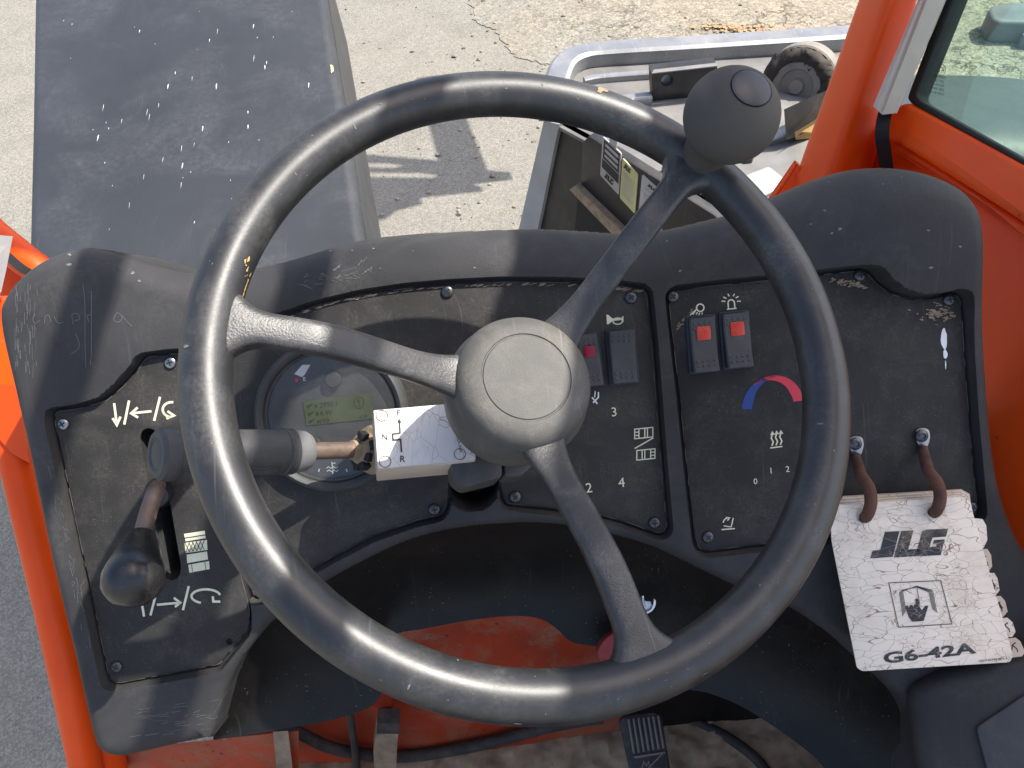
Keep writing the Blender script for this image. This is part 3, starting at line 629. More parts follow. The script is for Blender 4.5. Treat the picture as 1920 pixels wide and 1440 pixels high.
for u, v, r in ((627, 711, 15), (592, 832, 14)):
    f2 = DASH.sub(u, v, GZ); put('button', *lathe(f2, [(r*PXM, -.001), (r*PXM, .006), (r*PXM*.85, .0072), (0, .0074)], 24), M['grip'], g)
m = MB().add(*gf([(552, 701), (567, 684), (582, 684), (571, 703), (566, 707)])).add(*text_geo('E', DASH, 573, 710, 7, GZ+.0004, bold=.02)).add(*text_geo('OFF', DASH, 571, 833, 5, GZ+.0004))
m.add(*gk([(622, 866), (624, 880)], 2)).add(*gk([(624, 869), (629, 868)], 1.8)).add(*gk([(612, 878), (616, 875), (620, 878), (625, 875), (630, 878), (634, 875)], 1.6)).add(*gk([(613, 884), (617, 881), (621, 884), (626, 881), (631, 884), (634, 881)], 1.6))
for k in range(9):
    a = math.radians(200+k*14); m.add(*gk([(gc[0]+104*math.cos(a), gc[1]-104*math.sin(a)), (gc[0]+110*math.cos(a), gc[1]-110*math.sin(a))], 2.4))
o = put('dial_marks', m.v, m.f, M['print_white'], g, smooth=False); o['kind'] = 'stuff'
put('dial_marks', *blot(DASH, 556, 713, 3.5, 3.5, GZ+.0004), M['red_ink'], g, smooth=False)
put('lens', *lathe(GF, [(GR*.845, .0102), (GR*.6, .0112), (0, .0118)], 48), M['clear'], g)

# key switch in the knee wall
KF = Frame(DASH.W(np.array([*DASH.hit(1205, 1123, -.075), -.070])), DASH.ex, unit(DASH.n+.25*DASH.ey-.15*DASH.ex))
k_ = put('key_switch', *lathe(KF, [(.0125, -.01), (.0125, .003), (.0115, .0055), (.0098, .006), (.0088, .004), (.0085, .001), (.0075, .001), (.0072, .003), (0, .0034)], 32), M['chrome'], DB)
put('key_slot', *box(KF, -.0012, .0012, -.0055, .0055, .003, .0038), M['black'], k_, smooth=False)

# hooks for the chart booklet
for (eu, ev), path in (((1727, 817), [(1731, 838, .004), (1734, 858, .010), (1742, 884, .022), (1757, 905, .030), (1763, 932, .034), (1757, 955, .033), (1749, 963, .022)]), ((1603, 832), [(1605, 852, .004), (1609, 872, .010), (1614, 890, .022), (1629, 914, .030), (1633, 942, .034), (1627, 964, .033), (1620, 972, .022)])):
    pts = np.array([DASH.W(np.array([*DASH.hit(u, v, z), z])) for u, v, z in path])
    o = put('chart_hook', *sweep(pts, [.0034, .0044, .0047, .0050, .0050, .0049, .0046], 12, smoothn=5), M['rust'], DB)
    eye = roundpoly(DASH.hits([(eu-12, ev-13), (eu+2, ev-16), (eu+13, ev-12), (eu+15, ev+4), (eu+9, ev+22), (eu-3, ev+24), (eu-12, ev+8)], ZP), .003, 3)
    put('eyelet', *slab(DASH, [eye], ZP, ZP+.0024, .0005), M['steel'], o)
    put('rivet', *lathe(DASH.sub(eu, ev, ZP+.002), [(.0056, 0), (.0052, .002), (.0036, .0034), (.0026, .0036), (.0022, .0024), (0, .0024)], 20), M['dark_steel'], o)

# ------------------------------------------------------------------ load chart booklet
BF = Frame(DASH.W(np.array([*DASH.hit(1690, 945, .024), .024])), DASH.ex, unit(DASH.n*math.cos(math.radians(9))+DASH.ey*math.sin(math.radians(9))))
BK = thing('chart_booklet', 'crazed cream booklet of load charts hanging from two rusty hooks', 'booklet', BF.W(np.array([0, -.13, 0])))
def bp(pts, z=0.0): return BF.hits(pts, z)
holes_px = [(1618, 966), (1750, 956)]
cover_px = [(1556, 948), (1800, 931), (1818, 938), (1823, 962), (1898, 1228), (1893, 1241), (1616, 1258), (1606, 1252), (1558, 1012)]
def page(px, z, mat, name, holes=True, th=.0012):
    hl = [circle(.0062, 18, *BF.hit(u, v, z)) for u, v in holes_px] if holes else []
    return put(name, *slab(BF, [roundpoly(bp(px, z), .0035, 3)]+hl, z, z+th, .0003), M[mat], BK, sharp=30)
cov = page(cover_px, 0, 'page', 'cover')
tabs = [((1822, 971), (1841, 973), (1848, 985), (1850, 1012), (1843, 1027), (1830, 1030)), ((1832, 1030), (1850, 1029), (1857, 1040), (1859, 1062), (1850, 1074), (1840, 1075)), ((1845, 1075), (1863, 1074), (1869, 1084), (1873, 1106), (1865, 1117), (1852, 1119)), ((1857, 1119), (1875, 1117), (1883, 1126), (1888, 1146), (1880, 1156), (1866, 1158)), ((1871, 1159), (1888, 1158), (1897, 1166), (1903, 1184), (1897, 1193), (1880, 1196)), ((1885, 1197), (1903, 1195), (1912, 1202), (1921, 1222), (1915, 1230), (1892, 1233))]
for k, t_ in enumerate(tabs):
    z = -.0022*(k+1); off = (5*(k+1) if k < 4 else 22, -3.0*(k+1))
    base = [(1572+k*1.5, 945-3*k), (1796+k, 928-2.2*k), (1812+k, 936-2*k), (1822, 968)]
    px = base+list(t_)+[(1890, 1234+k*1.2), (1640, 1254), (1606+k, 1244-2*k), (1560, 1000)]
    pg = put('page', *slab(BF, [bp(px, z)], z, z+.0011, .0002), M['page' if k % 2 == 0 else 'page_plain'], BK, smooth=False)
    cu = ((t_[0][0]+t_[2][0]+t_[3][0]+t_[5][0])/4, (t_[0][1]+t_[2][1]+t_[3][1]+t_[5][1])/4)
    zz = z+.0013
    st = lambda p, wd: stroke(BF, BF.hits([(cu[0]+a, cu[1]+b) for a, b in p], zz), wd*PXM*.92, zz)
    if k: 
        m = MB().add(*st([(-6, 8), (-4, -4), (2, -9)], 2.4)).add(*st([(-4, -4), (4, 3), (6, 9)], 2.2))
        if k in (2, 3): m.add(*st([(-2, -8), (3, 0), (6, 4)], 4.5))
        put('tab_symbol', m.v, m.f, M['print_dark'], pg, smooth=False)
ZB = .0016
Z2 = lambda p: (1220+p[0]*.36458, 915+p[1]*.36458)
def bfl(pts): return sheet(BF, BF.hits([Z2(p) for p in pts], ZB), ZB)
def bsk(pts, wpx, closed=False): return stroke(BF, BF.hits([Z2(p) for p in pts], ZB), wpx*PXM*.9, ZB, closed)
def bpoly(pts): return slab(BF, [BF.hits([Z2(p) for p in pts], ZB)], ZB-.0003, ZB)
m = MB().add(*bpoly([(1205, 226), (1280, 222), (1246, 354), (1130, 362), (1142, 322), (1182, 319)])).add(*bpoly([(1290, 221), (1352, 218), (1325, 316), (1388, 312), (1376, 350), (1252, 357)]))
m.add(*bpoly([(1397, 224), (1420, 214), (1530, 209), (1519, 250), (1450, 255), (1434, 303), (1468, 301), (1473, 287), (1452, 288), (1458, 268), (1513, 264), (1492, 345), (1376, 352), (1366, 338)]))
m.add(*text_geo('R', BF, *Z2((1518, 336)), 4, ZB)).add(*bsk(arc(1518, 336, 10, 10, 0, 360, 14), 1))
put('logo', m.v, m.f, M['page_dark'], cov, smooth=False)
m = MB().add(*bsk([(1225, 488), (1492, 476), (1550, 699), (1275, 716)], 1.6, True))
for k in range(4): m.add(*bsk([(1308+k*5-10, 640-8*k+20), (1280+k*5, 530-4*k+8), (1368, 506+k*2-2), (1440-k*6+10, 526+k*3), (1472-k*7, 640-6*k)], 1.2))
m.add(*bsk([(1368, 506), (1385, 600)], 1.2))
m.add(*bpoly([(1310, 608), (1322, 604), (1330, 618), (1334, 602), (1346, 602), (1352, 614), (1356, 600), (1364, 600), (1362, 572), (1372, 566), (1378, 575), (1384, 612), (1396, 630), (1412, 606), (1428, 606), (1424, 622), (1404, 684), (1346, 688), (1328, 664)]))
put('read_manual_symbol', m.v, m.f, M['page_dark'], cov, smooth=False)
m = MB().add(*text_geo('G6-42A', BF, *Z2((1430, 846)), 21, ZB, bold=.032, wpx=174, rot=.015))
put('model_lettering', m.v, m.f, M['page_dark'], cov, smooth=False)
put('part_number', *text_geo('1001130798 REV A', BF, *Z2((1757, 880)), 4.2, ZB, wpx=54, rot=.01), M['print_dark'], cov, smooth=False)

# ------------------------------------------------------------------ steering wheel
R, r0 = .185, .01417
SW = thing('steering_wheel', 'worn black three spoke steering wheel with a spinner knob', 'steering wheel', WHEEL.O-.05*WHEEL.n)
def torus(fr, R, r, nu=160, nv=28):
    V = []; Fc = []
    for i in range(nu):
        a = 2*math.pi*i/nu
        for j in range(nv):
            b = 2*math.pi*j/nv; V.append(((R+r*math.cos(b))*math.cos(a), (R+r*math.cos(b))*math.sin(a), r*math.sin(b)))
    for i in range(nu):
        for j in range(nv): Fc.append((i*nv+j, ((i+1) % nu)*nv+j, ((i+1) % nu)*nv+(j+1) % nv, i*nv+(j+1) % nv))
    return fr.W(np.array(V)), Fc
put('rim', *torus(WHEEL, R, r0), M['rim'], SW)
ZH = -.032
HUB = WHEEL.shift(ZH)
hub = put('hub', *lathe(HUB, [(.0475, -.050), (.0485, -.030), (.0470, -.024), (.0455, -.021), (.0450, -.012), (.0425, -.0055), (.0385, -.0018), (.0345, -.0002), (.0292, .0002), (.0286, -.0006), (.0280, -.0006), (.0274, .0002), (.014, .0007), (0, .0009)], 80), M['hub'], SW, sharp=28)
for (u, v) in ((436, 612), (1292, 318), (1192, 1192)):
    x, y = WHEEL.hit(u, v); ang = math.atan2(y, x); ca, sa = math.cos(ang), math.sin(ang)
    ns, nc = 40, 20; V = []
    r_in, r_out = .026, R
    for i in range(ns+1):
        t = i/ns; rad = r_in+(r_out-r_in)*t
        wd = .0098+.0105*max(0, 1-(rad-r_in)/.050)**2+.030*max(0, (rad-(R-.034))/.034)**2.6
        zt = -.046*(1-smooth01((rad-.030)/(.140-.030)))+.0035*smooth01((rad-.13)/.05)-.003
        th = .0062+.0030*max(0, (rad-.14)/.045)
        for k in range(nc):
            a = 2*math.pi*k/nc; c_, s_ = math.cos(a), math.sin(a); e = .55
            yy = wd*math.copysign(abs(c_)**e, c_); zz = zt+th*math.copysign(abs(s_)**e, s_)
            rr_ = math.sqrt(max(rad*rad-yy*yy*max(0, (t-.5)*2), 1e-6))
            V.append((rr_*ca-yy*sa, rr_*sa+yy*ca, zz))
    Fc = [(i*nc+k, i*nc+(k+1) % nc, (i+1)*nc+(k+1) % nc, (i+1)*nc+k) for i in range(ns) for k in range(nc)]
    put('spoke', WHEEL.W(np.array(V)), Fc, M['spoke'], SW, sharp=70)
kx, ky = WHEEL.hit(1322, 288); ka = math.atan2(ky, kx)
KN = Frame(WHEEL.W(np.array([(R+.001)*math.cos(ka), (R+.001)*math.sin(ka), r0*.6])), WHEEL.ex, WHEEL.n)
pr = [(.0150, -.004), (.0152, .004), (.0160, .010)]
for k in range(17):
    a = math.radians(-52+k*(90+52-26)/16); pr.append((.0292*math.cos(a), .0415+.0285*math.sin(a)))
kn = put('spinner_knob', *lathe(KN, pr+[(.0130, .0672), (.0127, .0664), (0, .0664)], 56), M['knob'], SW, sharp=50)
put('knob_cap', *lathe(KN, [(.0124, .0660), (.0122, .0676), (.010, .0684), (0, .0688)], 40), M['gloss_black'], kn)
mk = MB()
cx_, cy_ = -.012, .004

# ------------------------------------------------------------------ steering column
HC = np.array([0, 0, 0.])
CO = thing('steering_column', 'grey clamped steering column rising through a round hole in the dashboard', 'steering column', WHEEL.W(np.array([0, 0, -.25])))
put('column_tube', *lathe(WHEEL, [(.030, -.30), (.030, -.145), (.027, -.125), (.020, -.118), (.019, -.07)], 40), M['mud'], CO)
CLF = WHEEL.shift(-.155)
put('column_clamp', *slab(CLF, [roundpoly(CLF.hits([(842, 836), (935, 824), (938, 900), (868, 918), (846, 900)]), .004, 3)], -.022, .010, .002), M['grip'], CO, sharp=30)
put('column_clamp', *slab(CLF, [roundpoly(CLF.hits([(940, 822), (1010, 812), (1016, 858), (975, 896), (943, 898)]), .004, 3)], -.022, .009, .002), M['grip'], CO, sharp=30)

# ------------------------------------------------------------------ direction selector
SB = WHEEL.shift(-.142)
SE = thing('direction_selector', 'direction lever with crazed white F N R label box and ribbed black grip', 'lever', SB.W(np.array([*SB.hit(790, 880), -.03])))
lab_px = [(699, 769), (840, 757), (890, 753), (892, 864), (876, 866), (708, 881)]
put('switch_box', *slab(SB, [roundpoly(SB.hits(lab_px), .0012, 2)], -.046, 0, .0008), M['trim'], SE, sharp=30)
lb = put('label_face', *slab(SB, [roundpoly(SB.hits([(701, 770), (840, 758), (888, 755), (890, 862), (874, 864), (709, 879)]), .0012, 2)], .0002, .0008), M['label_white'], SE, smooth=False)
zL = .0012
def lsk(pts, wpx): return stroke(SB, SB.hits(pts, zL), wpx*.53/F_PX, zL)
m = MB().add(*text_geo('F', SB, 747, 775, 11, zL, bold=.01)).add(*text_geo('N', SB, 721, 820, 11, zL, bold=.01)).add(*text_geo('R', SB, 755, 861, 12, zL, bold=.015))
m.add(*lsk([(749, 790), (750, 812), (736, 814), (737, 825), (751, 824), (753, 848)], 3.4)).add(*sheet(SB, SB.hits([(745, 793), (748, 784), (753, 792)], zL), zL))
for k in range(4): m.add(*lsk([(855+k*2, 818+k*8), (860+k*2, 821+k*8), (857+k*2, 824+k*8)], 1.2))
o = put('label_print', m.v, m.f, M['print_dark'], lb, smooth=False); o['kind'] = 'stuff'
for u, v in ((716, 780), (722, 866), (862, 852)):
    c = SB.hit(u, v); put('screw_ring', *stroke(SB, circle(.0042, 20, *c), .0005, zL, True), M['rust'], lb, smooth=False)
dA, dB = .640, .520
A, B = at(700, 843, dA), at(296, 852, dB)
ax = unit(B-A); GL = np.linalg.norm(B-A)
GFm = Frame(A, np.cross(ax, (0, 0, 1)), ax)
put('boot', *lathe(GFm, [(.0195, -.006), (.0205, .002), (.0190, .0035), (.0188, .006), (.0150, .0075), (.0128, .011), (.0135, .0125), (.0115, .015), (.0085, .016), (.0080, .021), (.0062, .0215)], 28), M['mud'], SE, sharp=35)
m = MB()
for k in range(9):
    a = k*.7; f2 = Frame(GFm.W(np.array([.0135*math.cos(a), .0135*math.sin(a), .012+.002*math.sin(k*3)])), GFm.ex*math.cos(a)+GFm.ey*math.sin(a), GFm.n)
    if 1 < k < 8: m.add(*slab(f2, [roundpoly([(-.003, -.004), (.004, -.003), (.003, .004), (-.002, .003)], .001, 2)], -.002, .003+.002*math.sin(k*2), .0004))
put('torn_rubber', m.v, m.f, M['black'], SE)
put('stalk', *lathe(GFm, [(.0068, .018), (.0068, .062), (.0060, .063)], 24), M['rusty_steel'], SE)
s0 = GL*(700-560)/(700-296)
prof = [(.0075, s0-.002), (.0135, s0+.0005), (.0155, s0+.004), (.0168, s0+.013)]
put('grip_collar', *lathe(GFm, prof+[(.0166, s0+.0145)], 40), M['grip_grey'], SE)
prof = [(.0168, s0+.0145), (.0176, s0+.015), (.0177, s0+.022), (.0168, s0+.0228)]
z = s0+.0245
put('grip_band', *lathe(GFm, prof, 40), M['grip'], SE, sharp=25)
nn = 160; V = []; zs_ = [s0+.0226, s0+.030, s0+.0301, GL-.014, GL-.0139, GL-.010]
down = np.array([0, -.35, -1.0]); da_ = math.atan2(down@GFm.ey, down@GFm.ex)
for kz, z in enumerate(zs_):
    for k in range(nn):
        a = 2*math.pi*k/nn; rel = math.cos(a-da_)
        rg = .0168 if (rel < .25 or kz in (0, 1, 4, 5)) else (.0168 if k % 4 < 2 else .0159)
        V.append((rg*math.cos(a), rg*math.sin(a), z))
put('grip', GFm.W(np.array(V)), [(i*nn+k, i*nn+(k+1) % nn, (i+1)*nn+(k+1) % nn, (i+1)*nn+k) for i in range(len(zs_)-1) for k in range(nn)], M['grip'], SE, sharp=25)
put('grip_end_cap', *lathe(GFm, [(.0165, GL-.011), (.0182, GL-.010), (.0186, GL-.006), (.0178, GL-.001), (.0155, GL+.0015), (.0120, GL+.0018), (.0105, GL+.0006), (.0098, GL+.0006), (.0085, GL+.0012), (0, GL+.0016)], 44), M['grip'], SE, sharp=30)

# ------------------------------------------------------------------ control lever in the left slot
LV = thing('control_lever', 'control lever with a black egg shaped knob standing in the slotted plate', 'lever', DASH.W(np.array([*DASH.hit(300, 940, -.04), -.04])))
S0, S1, S2, S3 = at(306, 940, .70), at(296, 915, .64), at(266, 1005, .595), at(243, 1092, .555)
put('stem', *sweep([S0, S1, S1*.5+S2*.5+np.array([0, 0, .002]), S2, S2*.7+S3*.3], [.0068, .0070, .0068, .0066, .0066], 20, smoothn=5), M['rusty_steel'], LV)
put('collar', *sweep([S0*.6+S1*.4, S0*.15+S1*.85, S1+.18*(S2-S1)], [.0105, .0108, .0098], 20), M['dark_steel'], LV)
ax = unit(S3-S2+np.array([0, 0, -.004])); KF2 = Frame(S2, np.cross(ax, (0, 0, 1)), ax)
KL = np.linalg.norm(S3-S2)+.011
put('knob', *lathe(KF2, [(.0080, 0), (.0105, .001), (.0128, .008), (.0160, KL*.30), (.0200, KL*.54), (.0216, KL*.68), (.0206, KL*.82), (.0166, KL*.92), (.0100, KL*.975), (.004, KL*.998), (0, KL)], 44), M['knob_black'], LV, sharp=60)

# ------------------------------------------------------------------ ignition key tag
KT = thing('ignition_key', 'ignition key with crimson plastic tag hanging from the chrome key switch', 'key', KF.W(np.array([0, -.02, .01])))
put('key', *slab(Frame(KF.W(np.array([0, 0, .004])), KF.n, KF.ex), [roundpoly([(0, -.003), (.012, -.003), (.016, -.009), (.028, -.009), (.028, .009), (.016, .009), (.012, .003), (0, .003)], .002, 2)], -.001, .001, .0003), M['chrome'], KT)
k0_, k1_ = KF.W(np.array([0, 0, .03])), DASH.W(np.array([*DASH.hit(1160, 1192, -.05), -.05]))
put('key_ring', *sweep([k0_, k0_*.6+k1_*.4+np.array([0, -.004, -.004]), k1_], .0011, 8, smoothn=5), M['chrome'], KT)
TF = Frame(DASH.W(np.array([*DASH.hit(1146, 1216, -.06), -.06])), DASH.ex, unit(DASH.n+.3*DASH.ex))
put('key_tag', *slab(TF, [roundpoly(TF.hits([(1150, 1183), (1168, 1196), (1172, 1230), (1158, 1250), (1126, 1246), (1117, 1222), (1128, 1200)]), .004, 3)], -.004, .003, .001), M['red_tag'], KT, sharp=40)

# ------------------------------------------------------------------ cab frame
CB = thing('cab_frame', 'orange painted steel cab frame with pillar, side window and dusty floor', 'cab', (0.1, .3, FLOOR_Z))
# floor and kick panel
put('floor_plate', *box(WORLD, -.46, .62, -.60, KICK_Y+.02, FLOOR_Z-.02, FLOOR_Z), M['orange_shade_dirt'], CB, smooth=False)
def toe_board(xa, xb, mat, nm):
    nu, nv = 30, 12; V = []
    for j in range(nv):
        for i in range(nu):
            x = xa+(xb-xa)*i/(nu-1); zz = FLOOR_Z-.01+.60*j/(nv-1); V.append((x, .28+.27*(zz-FLOOR_Z)+.004*math.sin(x*9), zz))
    return put(nm, V, [(j*nu+i, j*nu+i+1, (j+1)*nu+i+1, (j+1)*nu+i) for j in range(nv-1) for i in range(nu-1)], mat, CB)
toe_board(-.46, .115, M['orange_shade_dirt'], 'kick_panel'); toe_board(.117, .62, M['recess'], 'shaded_toe_board')  # right part of the board coloured black to stand for deep shade
put('inner_wall', *box(WORLD, .50, .52, -.60, .42, FLOOR_Z, 1.62), M['orange_shade_dirt'], CB, smooth=False)
# pillar on the right
def hull_prism(st):
    n = len(st[0]); V = [p for s in st for p in s]
    Fc = [(i*n+k, i*n+(k+1) % n, (i+1)*n+(k+1) % n, (i+1)*n+k) for i in range(len(st)-1) for k in range(n)]
    return np.array(V), Fc+[tuple(range(n))[::-1], tuple(range((len(st)-1)*n, len(st)*n))]
def pillar_station(pa, pb, pc, da, db, dc, dd):
    a, b, c = at(*pa, da), at(*pb, db), at(*pc, dc); d = at((pa[0]+pc[0])/2+18, (pa[1]+pc[1])/2-10, dd)
    o = np.mean([a, b, c, d], 0); e = unit(c-a); n = unit(np.cross(e, UP)); 
    P = [a, b, c, d]; out = []
    for i in range(4):
        p0, p1, p2 = P[i-1], P[i], P[(i+1) % 4]
        for t in (0, .25, .5, .75, 1):
            q0 = p1+(p0-p1)*.22; q1 = p1+(p2-p1)*.22; out.append((1-t)**2*q0+2*t*(1-t)*p1+t*t*q1)
    return out
put('front_pillar', *hull_prism([pillar_station((1440, 480), (1510, 485), (1600, 480), 1.02, .95, 1.0, 1.10), pillar_station((1493, 303), (1560, 310), (1648, 300), .99, .92, .97, 1.07), pillar_station((1603, 0), (1667, 0), (1725, 0), .93, .86, .90, 1.0), pillar_station((1676, -205), (1735, -205), (1790, -205), .88, .81, .85, .95), pillar_station((1800, -560), (1860, -560), (1910, -560), .80, .74, .77, .87)]), M['orange'], CB, sharp=60)
put('pillar_gusset', *hull_prism([[at(1440, 372, 1.0), at(1490, 300, 1.0), at(1500, 312, .98), at(1500, 390, .98)], [at(1446, 376, 1.03), at(1496, 304, 1.03), at(1506, 316, 1.03), at(1506, 394, 1.03)]]), M['orange'], CB)
p1, p2, p3 = at(1640, 250, .95), at(1920, 420, .74), at(1750, 0, .90)
WALL = Frame(p1, p2-p1, np.cross(p2-p1, p3-p1))
if (WALL.n@(EYE-WALL.O)) < 0: WALL = Frame(WALL.O, WALL.ex, -WALL.n)
def wslab(px, z0, z1, bevel=.002, rr_=.004): return slab(WALL, [roundpoly(WALL.hits(px, z1), rr_, 3)], z0, z1, bevel)
put('side_panel', *wslab([(1625, 255), (1672, 262), (1830, 362), (1960, 470), (2200, 640), (2200, 1500), (1700, 1500), (1560, 900)], -.05, -.030), M['orange'], CB)
put('side_rail', *wslab([(1655, 205), (1700, 190), (1925, 312), (2150, 440), (2150, 560), (1930, 424), (1672, 262), (1652, 262)], -.03, .012, .006), M['orange'], CB, sharp=50)
put('side_ledge', *wslab([(1650, 250), (1672, 258), (1930, 425), (2150, 560), (2150, 610), (1930, 462), (1825, 372), (1672, 284)], -.035, -.010, .004), M['orange'], CB, sharp=50)
sealo, seali = [(1776, -12), (1702, 186), (1712, 196), (1925, 312), (2150, 440), (2150, -300), (1880, -300)], [(1795, -12), (1719, 178), (1726, 189), (1925, 301), (2130, 424), (2130, -280), (1895, -280)]
put('window_seal', *slab(WALL, [roundpoly(WALL.hits(sealo, .006), .006, 4), roundpoly(WALL.hits(seali, .006), .006, 4)], -.012, .008, .002), M['black'], CB, sharp=50)
gl = put('window_glass', *slab(WALL, [roundpoly(WALL.hits([(1790, -12), (1714, 180), (1722, 192), (1925, 305), (2135, 430), (2135, -290), (1890, -290)], 0), .004, 3)], -.0025, .0025), M['glass'], CB)
gl['label'] = 'tinted dusty side window pane'
put('pillar_trim', *hull_prism([[at(1637, 199, .885), at(1654, 215, .873), at(1682, 212, .873), at(1690, 190, .90)], [at(1721, 0, .865), at(1738, 0, .853), at(1772, 0, .853), at(1776, 0, .88)], [at(1850, -300, .835), at(1866, -300, .825), at(1905, -300, .825), at(1910, -300, .85)]]), M['trim'], CB, smooth=False)
put('pillar_trim', *hull_prism([[at(1643, 204, .8725), at(1648, 209, .8715), at(1648, 207, .875)], [at(1726, 0, .852), at(1731, 0, .851), at(1731, 0, .856)]]), M['trim'], CB, smooth=False)
# glass marking, read from outside so mirrored from in here
def text_px(body, fr, u, v, hpx, wpx, tilt, z, flip=True):
    cu = bpy.data.curves.new('tmp', 'FONT'); cu.body = body; cu.size = 1; cu.resolution_u = 2; V, Fc = curve_mesh(cu)
    mn, mx = V.min(0), V.max(0); x = (V[:, 0]-(mn[0]+mx[0])/2)/(mx[0]-mn[0])*wpx*(-1 if flip else 1); y = (V[:, 1]-(mn[1]+mx[1])/2)/(mx[1]-mn[1])*hpx
    c_, s_ = math.cos(tilt), math.sin(tilt)
    return fr.W(np.array([[*fr.hit(u+a*c_+b*s_, v+a*s_-b*c_, z), z] for a, b in zip(x, y)])), Fc
m = MB().add(*text_px('TA', WALL, 1765, 131, 9, 12, .08, .0035, False)).add(*stroke(WALL, WALL.hits(arc(1765, 131, 8, 11, 0, 360, 24), .0035), .0006, .0035))
for k, (t_, wq) in enumerate((('TEMPERED', 24), ('DOT 546', 18), ('AS2 M5-13', 24), ('43R 00091', 27), ('MADE IN USA', 29))): m.add(*text_px(t_, WALL, 1762-k*1.6, 144+k*7.5, 4.6, wq, .22, .0035))
put('glass_marking', m.v, m.f, M['print_dark'], gl, smooth=False)
# left side post and rail
def rail(px, rad, name, sx=1.0, n=14, smoothn=6): return put(name, *sweep([at(u, v, d) for u, v, d in px], rad, n, smoothn=smoothn, sx=sx), M['orange'], CB)
rail([(-40, 560, .80), (-6, 700, .82), (18, 800, .83), (50, 940, .84), (88, 1100, .86), (128, 1280, .88), (168, 1470, .91)], .018, 'side_post')
rail([(-10, 560, .84), (20, 700, .86), (46, 800, .87), (80, 940, .88), (118, 1100, .90), (160, 1280, .92), (205, 1470, .95)], .024, 'side_post')
rail([(-80, 370, 1.0), (-20, 432, .99), (40, 482, .98), (80, 520, .98), (95, 600, .98)], .020, 'side_rail')
put('side_gusset', *hull_prism([[at(-30, 718, .80), at(24, 722, .80), at(42, 765, .80), at(54, 868, .81), at(22, 850, .81), at(-30, 790, .81)], [at(-30, 718, .84), at(28, 722, .84), at(46, 765, .84), at(58, 868, .85), at(22, 850, .85), at(-30, 790, .85)]]), M['orange'], CB, sharp=30)
put('corner_plate', *hull_prism([[at(60, 470, 1.0), at(0, 470, 1.0), at(0, 640, 1.0), at(40, 640, 1.0)], [at(60, 470, 1.02), at(0, 470, 1.02), at(0, 640, 1.02), at(40, 640, 1.02)]]), M['orange'], CB, smooth=False)
put('floor_strut', *hull_prism([[at(512, 1372, .93), at(540, 1370, .93), at(556, 1500, .99), at(524, 1500, .99)], [at(512, 1372, .96), at(540, 1370, .96), at(556, 1500, 1.02), at(524, 1500, 1.02)]]), M['mud'], CB, smooth=False)
put('sill_panel', *hull_prism([[at(225, 1405, .95), at(560, 1370, .95), at(560, 1520, 1.05), at(240, 1520, 1.05)], [at(225, 1405, .97), at(560, 1370, .97), at(560, 1520, 1.07), at(240, 1520, 1.07)]]), M['orange_shade_dirt'], CB, smooth=False)


# roof guard over the cab: fore-and-aft bars and a right rail, unseen, placed from the shadows on the dashboard
RZ = 2.72
SX_, SY_ = to_sun[0]/to_sun[2], to_sun[1]/to_sun[2]
def rx(x): return x-(2.95-RZ)*SX_                                   # positions read off at 2.95 m
def ry(y): return y-(2.95-RZ)*SY_
for x0, x1 in ((.022, .047), (.206, .231), (.390, .414), (.572, .595)):
    put('roof_bar', *box(WORLD, rx(x0), rx(x1), -.55, .92, RZ, RZ+.03), M['roof'], CB, smooth=False)
put('roof_side_rail', *hull_prism([[(rx(.662), -.55, RZ), (rx(.94), -.55, RZ), (rx(.94), -.55, RZ+.05), (rx(.696), -.55, RZ+.05)], [(rx(.772), .92, RZ), (rx(.94), .92, RZ), (rx(.94), .92, RZ+.05), (rx(.806), .92, RZ+.05)]]), M['roof'], CB, smooth=False)  # unseen rail, skewed and widened to set the shade edge on the wheel
put('roof_beam', *box(WORLD, rx(-.40), rx(.82), .92, 1.24, RZ-.01, RZ+.05), M['roof'], CB, smooth=False)  # unseen front beam made broad to shade the ground left of the cab
put('roof_beam', *box(WORLD, rx(-.20), rx(.82), -.61, -.55, RZ-.01, RZ+.05), M['roof'], CB, smooth=False)

# ------------------------------------------------------------------ front fender
d8 = math.radians(9)
FF = Frame(at(360, 480, 1.45), XW, (0, -math.sin(d8), math.cos(d8)))
FE = thing('front_fender', 'long flat sun faded black plastic fender ahead of the dashboard, flecked with white paint', 'fender', FF.W(np.array([0, .5, -.35])))
fo = FF.hits([(66, -140), (60, 0), (55, 230), (48, 480), (46, 600), (720, 600), (683, 452), (650, 230), (612, 0), (590, -140)])
fo = [np.array(p) for p in fo]
V, Fc = slab(FF, [roundpoly(fo, .03, 5)], -.075, 0, .022, 4)
put('top_panel', V, Fc, M['fender'], FE, sharp=50)
def off(p, k): return p
rs = [FF.W(np.array([p[0]+.002, p[1], z])) for z in (-.03, -.34) for p in (fo[5], fo[6], fo[7], fo[8], fo[9])]
V = np.array(rs); V = np.r_[V, V-np.array([.02, 0, 0])]
Fc = [(k, k+1, k+6, k+5) for k in range(4)]+[(k+10, k+11, k+16, k+15) for k in range(4)]+[(k, k+1, k+11, k+10) for k in range(4)]+[(k+5, k+6, k+16, k+15) for k in range(4)]
put('side_skirt', V, Fc, M['fender'], FE, smooth=False)
m = MB()
def drop(fr, u, v, L_, wd, z):
    c = np.array(fr.hit(u, v, z)); px = ((fr.W(np.array([c[0], c[1], z]))-EYE)@AX)/F_PX
    n = 10; pts = []
    lean = random.uniform(-.12, .02)
    for k in range(n):
        a = 2*math.pi*k/n; y = math.cos(a); x = math.sin(a)*(.55+.45*y)
        pts.append((c[0]+(x*wd+lean*y*L_)*px, c[1]+y*L_*px*1.35))
    return sheet(fr, pts, z)
